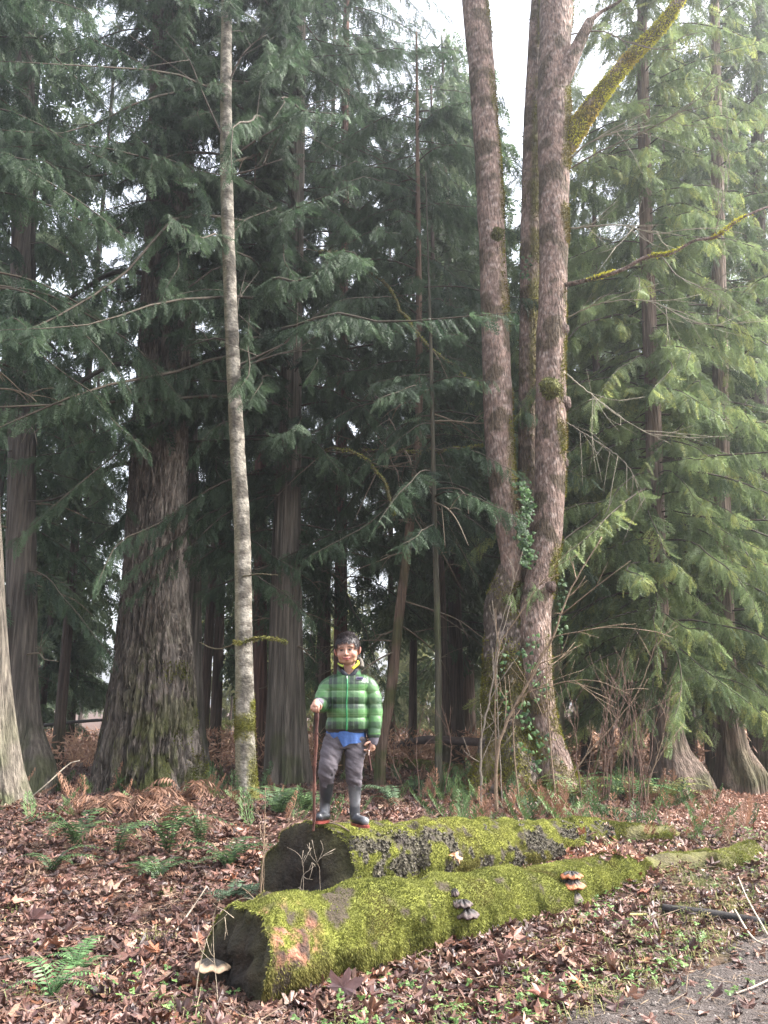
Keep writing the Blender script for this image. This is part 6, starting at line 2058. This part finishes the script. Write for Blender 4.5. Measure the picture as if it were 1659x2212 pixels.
    mb = MB(); mb.add(G.reshape(-1, 3), F, (0.045, 0.095, 0.25))
    Gi = G.copy(); Gi[..., 0] = bp(640, 1100)[0] + (G[..., 0] - bp(640, 1100)[0]) * 0.985; Gi[..., 1] = YB + (G[..., 1] - YB) * 0.985
    mb.add(Gi.reshape(-1, 3), F[:, ::-1], (0.05, 0.11, 0.31))
    part('shirt', mb, M_cloth, person)
    mb = MB()
    add_loft(mb, *limb([bp(600, 500, -0.035), bp(640, 545, -0.045), bp(672, 562, -0.048), bp(712, 535, -0.045), bp(738, 495, -0.035)], [0.014, 0.017, 0.018, 0.017, 0.014], 12), (0.02, 0.022, 0.03))
    part('undershirt', mb, M_cloth, person)
    # --- trousers
    def fold(seed, amp=0.05):
        return lambda arc: 1 + amp * (np.sin(arc * 60 + seed) * 0.4 + np.sin(arc * 97 + seed * 2) * 0.3)
    T = [rings(np.array([[bp(640, cy)[0], YB, bp(640, cy)[2], w * px, d] for cy, w, d in ((1275, 150, 0.080), (1230, 182, 0.088), (1170, 188, 0.090), (1090, 180, 0.086))])),
         limb([bp(530, 1190, 0), bp(495, 1320, -0.03), bp(462, 1450, -0.065), bp(450, 1540, -0.06), bp(445, 1612, -0.045)], [0.076, 0.076, 0.066, 0.060, 0.052], 26, 60, bulge=fold(1)),
         limb([bp(740, 1190, 0), bp(732, 1330, -0.01), bp(722, 1480, -0.02), bp(722, 1570, -0.015), bp(724, 1622, -0.01)], [0.075, 0.072, 0.062, 0.057, 0.052], 26, 60, bulge=fold(3))]
    def trc(V, N):
        q = fbm(V, 14, 3, 3)
        c = lerpc((0.062, 0.053, 0.062), (0.115, 0.10, 0.112), q)
        # mud stain at the knee
        h = np.linalg.norm(V - bp(500, 1548, -0.11), axis=1) < 0.010
        c[h] = (0.02, 0.018, 0.02)
        return c
    mb, TV, TN = to_mesh(T, 'trousers', 0.0045, M_cloth, trc, 1, 0.4)
    # wrinkles across the cloth
    dv = (fbm(TV * [1, 1, 2.6] + [0, 0, 1] * TV[:, :1] * 1.2, 15, 61, 2) - 0.5) * 0.016
    mb.V[0] = TV + TN * dv[:, None]
    part('trousers', mb, M_cloth, person)
    # --- boots
    def boot(spec, foot, tw, seed):
        parts = [limb([bp(*s[:2], s[2]) for s in spec], [s[3] for s in spec], 26, 40, bulge=lambda arc: 1 + 0.012 * np.sin(arc * 70)),
                 limb([bp(*s[:2], s[2]) for s in foot], [s[3] for s in foot], 24, 24)]
        def bc(V, N):
            return lerpc((0.025, 0.026, 0.032), (0.14, 0.14, 0.15), ss(0.5, 0.75, fbm(V, 9, seed, 3)))
        mb, BV, BN = to_mesh(parts, 'boot', 0.004, M_rubber, bc, 2, 0.5)
        o = part('boot', mb, M_rubber, person)
        # sole: slab under the foot
        fz = [bp(*s[:2], s[2]) for s in foot]
        d = fz[-1] - fz[0]; d[2] = 0; L = np.linalg.norm(d); d /= L; sdv = np.array([-d[1], d[0], 0])
        n = 40
        zb = min(f[2] - s[3] for f, s in zip(fz, foot)) 
        ctr = (fz[0] + fz[-1]) / 2
        slope = (fz[-1][2] - foot[-1][3]) - (fz[0][2] - foot[0][3])
        top, bot = [], []
        for a in np.linspace(0, 2 * np.pi, n, endpoint=False):
            u = math.cos(a); v = math.sin(a)
            hw = 0.036 + 0.007 * u - 0.005 * math.exp(-((u + 0.1) / 0.3) ** 2)
            p = ctr + d * (u * (L / 2 + 0.042)) + sdv * v * hw
            zc = (fz[0][2] - foot[0][3]) + slope * (u + 1) / 2
            top.append([p[0], p[1], zc + 0.006]); bot.append([p[0], p[1], zc - 0.010])
        V = np.array(top + bot); k = np.arange(n); k2 = (k + 1) % n
        mb = MB()
        mb.add(V, np.stack([k, n + k, n + k2, k2], -1), (0.20, 0.045, 0.035), 0, True)
        V2 = np.concatenate([V, [V[:n].mean(0)], [V[n:].mean(0)]])
        mb.add(V2, np.concatenate([np.stack([k, k2, np.full(n, 2 * n)], -1), np.stack([n + k2, n + k, np.full(n, 2 * n + 1)], -1)]), (0.22, 0.05, 0.035), 0, False)
        part('sole', mb, M_rubber, o)
    boot([(445, 1590, -0.045, 0.051), (442, 1720, -0.02, 0.046), (430, 1840, 0.0, 0.036), (428, 1930, 0.0, 0.037)], [(440, 1962, 0.0, 0.032), (400, 1965, -0.05, 0.031), (365, 1972, -0.10, 0.030)], 0, 71)
    boot([(726, 1600, -0.01, 0.051), (728, 1720, 0.0, 0.045), (730, 1850, 0.0, 0.036), (728, 1945, 0.0, 0.037)], [(728, 1985, 0.0, 0.033), (775, 2000, -0.05, 0.031), (830, 2015, -0.10, 0.030)], 0, 72)
    # --- sticks: held things, top-level
    st_top, st_bot = bp(347, 885, -0.26), bp(311, 2058, -0.20)
    mb = MB(); n = 90
    t = np.linspace(0, 1, n)[:, None]
    C = st_top * (1 - t) + st_bot * t
    C[:, 0] += 0.003 * np.sin(t[:, 0] * 9) + 0.0015 * np.sin(t[:, 0] * 23)
    gtop = nearest_on(P2, st_bot)
    C[:, 2] = st_top[2] + (gtop[2] - 0.01 - st_top[2]) * t[:, 0]
    Rr = 0.0125 + 0.002 * np.sin(t[:, 0] * 31) - 0.002 * t[:, 0]
    Rr[:4] = [0.006, 0.010, 0.012, 0.0125]
    V, F, FC, P, D = loft(C, Rr, 14, lambda th, s, P: 1 + 0.3 * (fbm(P, 40, 3, 2) - 0.5))
    q = fbm(P * [1, 1, 0.5], 16, 6, 3)
    cc = lerpc((0.055, 0.022, 0.018), (0.17, 0.075, 0.052), ss(0.3, 0.68, q)).reshape(-1, 3)
    add_loft(mb, V, F, FC, np.concatenate([cc, cc[-2:]]))
    for f in (0.2, 0.45, 0.7):
        i = int(f * n); add_loft(mb, *ell(C[i] + [0.010 * (-1) ** i, -0.004, 0], 0.006, 0.006, 0.010), (0.05, 0.022, 0.018))
    solo('walking_stick', mb, M_twig, C[-1], 'reddish brown walking stick upright under the boys hand', 'stick')
    mb = MB()
    pts = [bp(890, 1225, -0.07), bp(872, 1300, -0.075), bp(880, 1400, -0.06), bp(898, 1510, -0.05)]
    tube(mb, pts, 0.0065, 0.0045, 8, (0.085, 0.04, 0.035), 24)
    tube(mb, [bp(872, 1298, -0.083), bp(868, 1355, -0.083)], 0.0045, 0.003, 6, (0.55, 0.42, 0.36), 6)
    solo('short_stick', mb, M_twig, pts[0], 'short dark stick dangling from the boys lowered hand', 'stick')
boy()
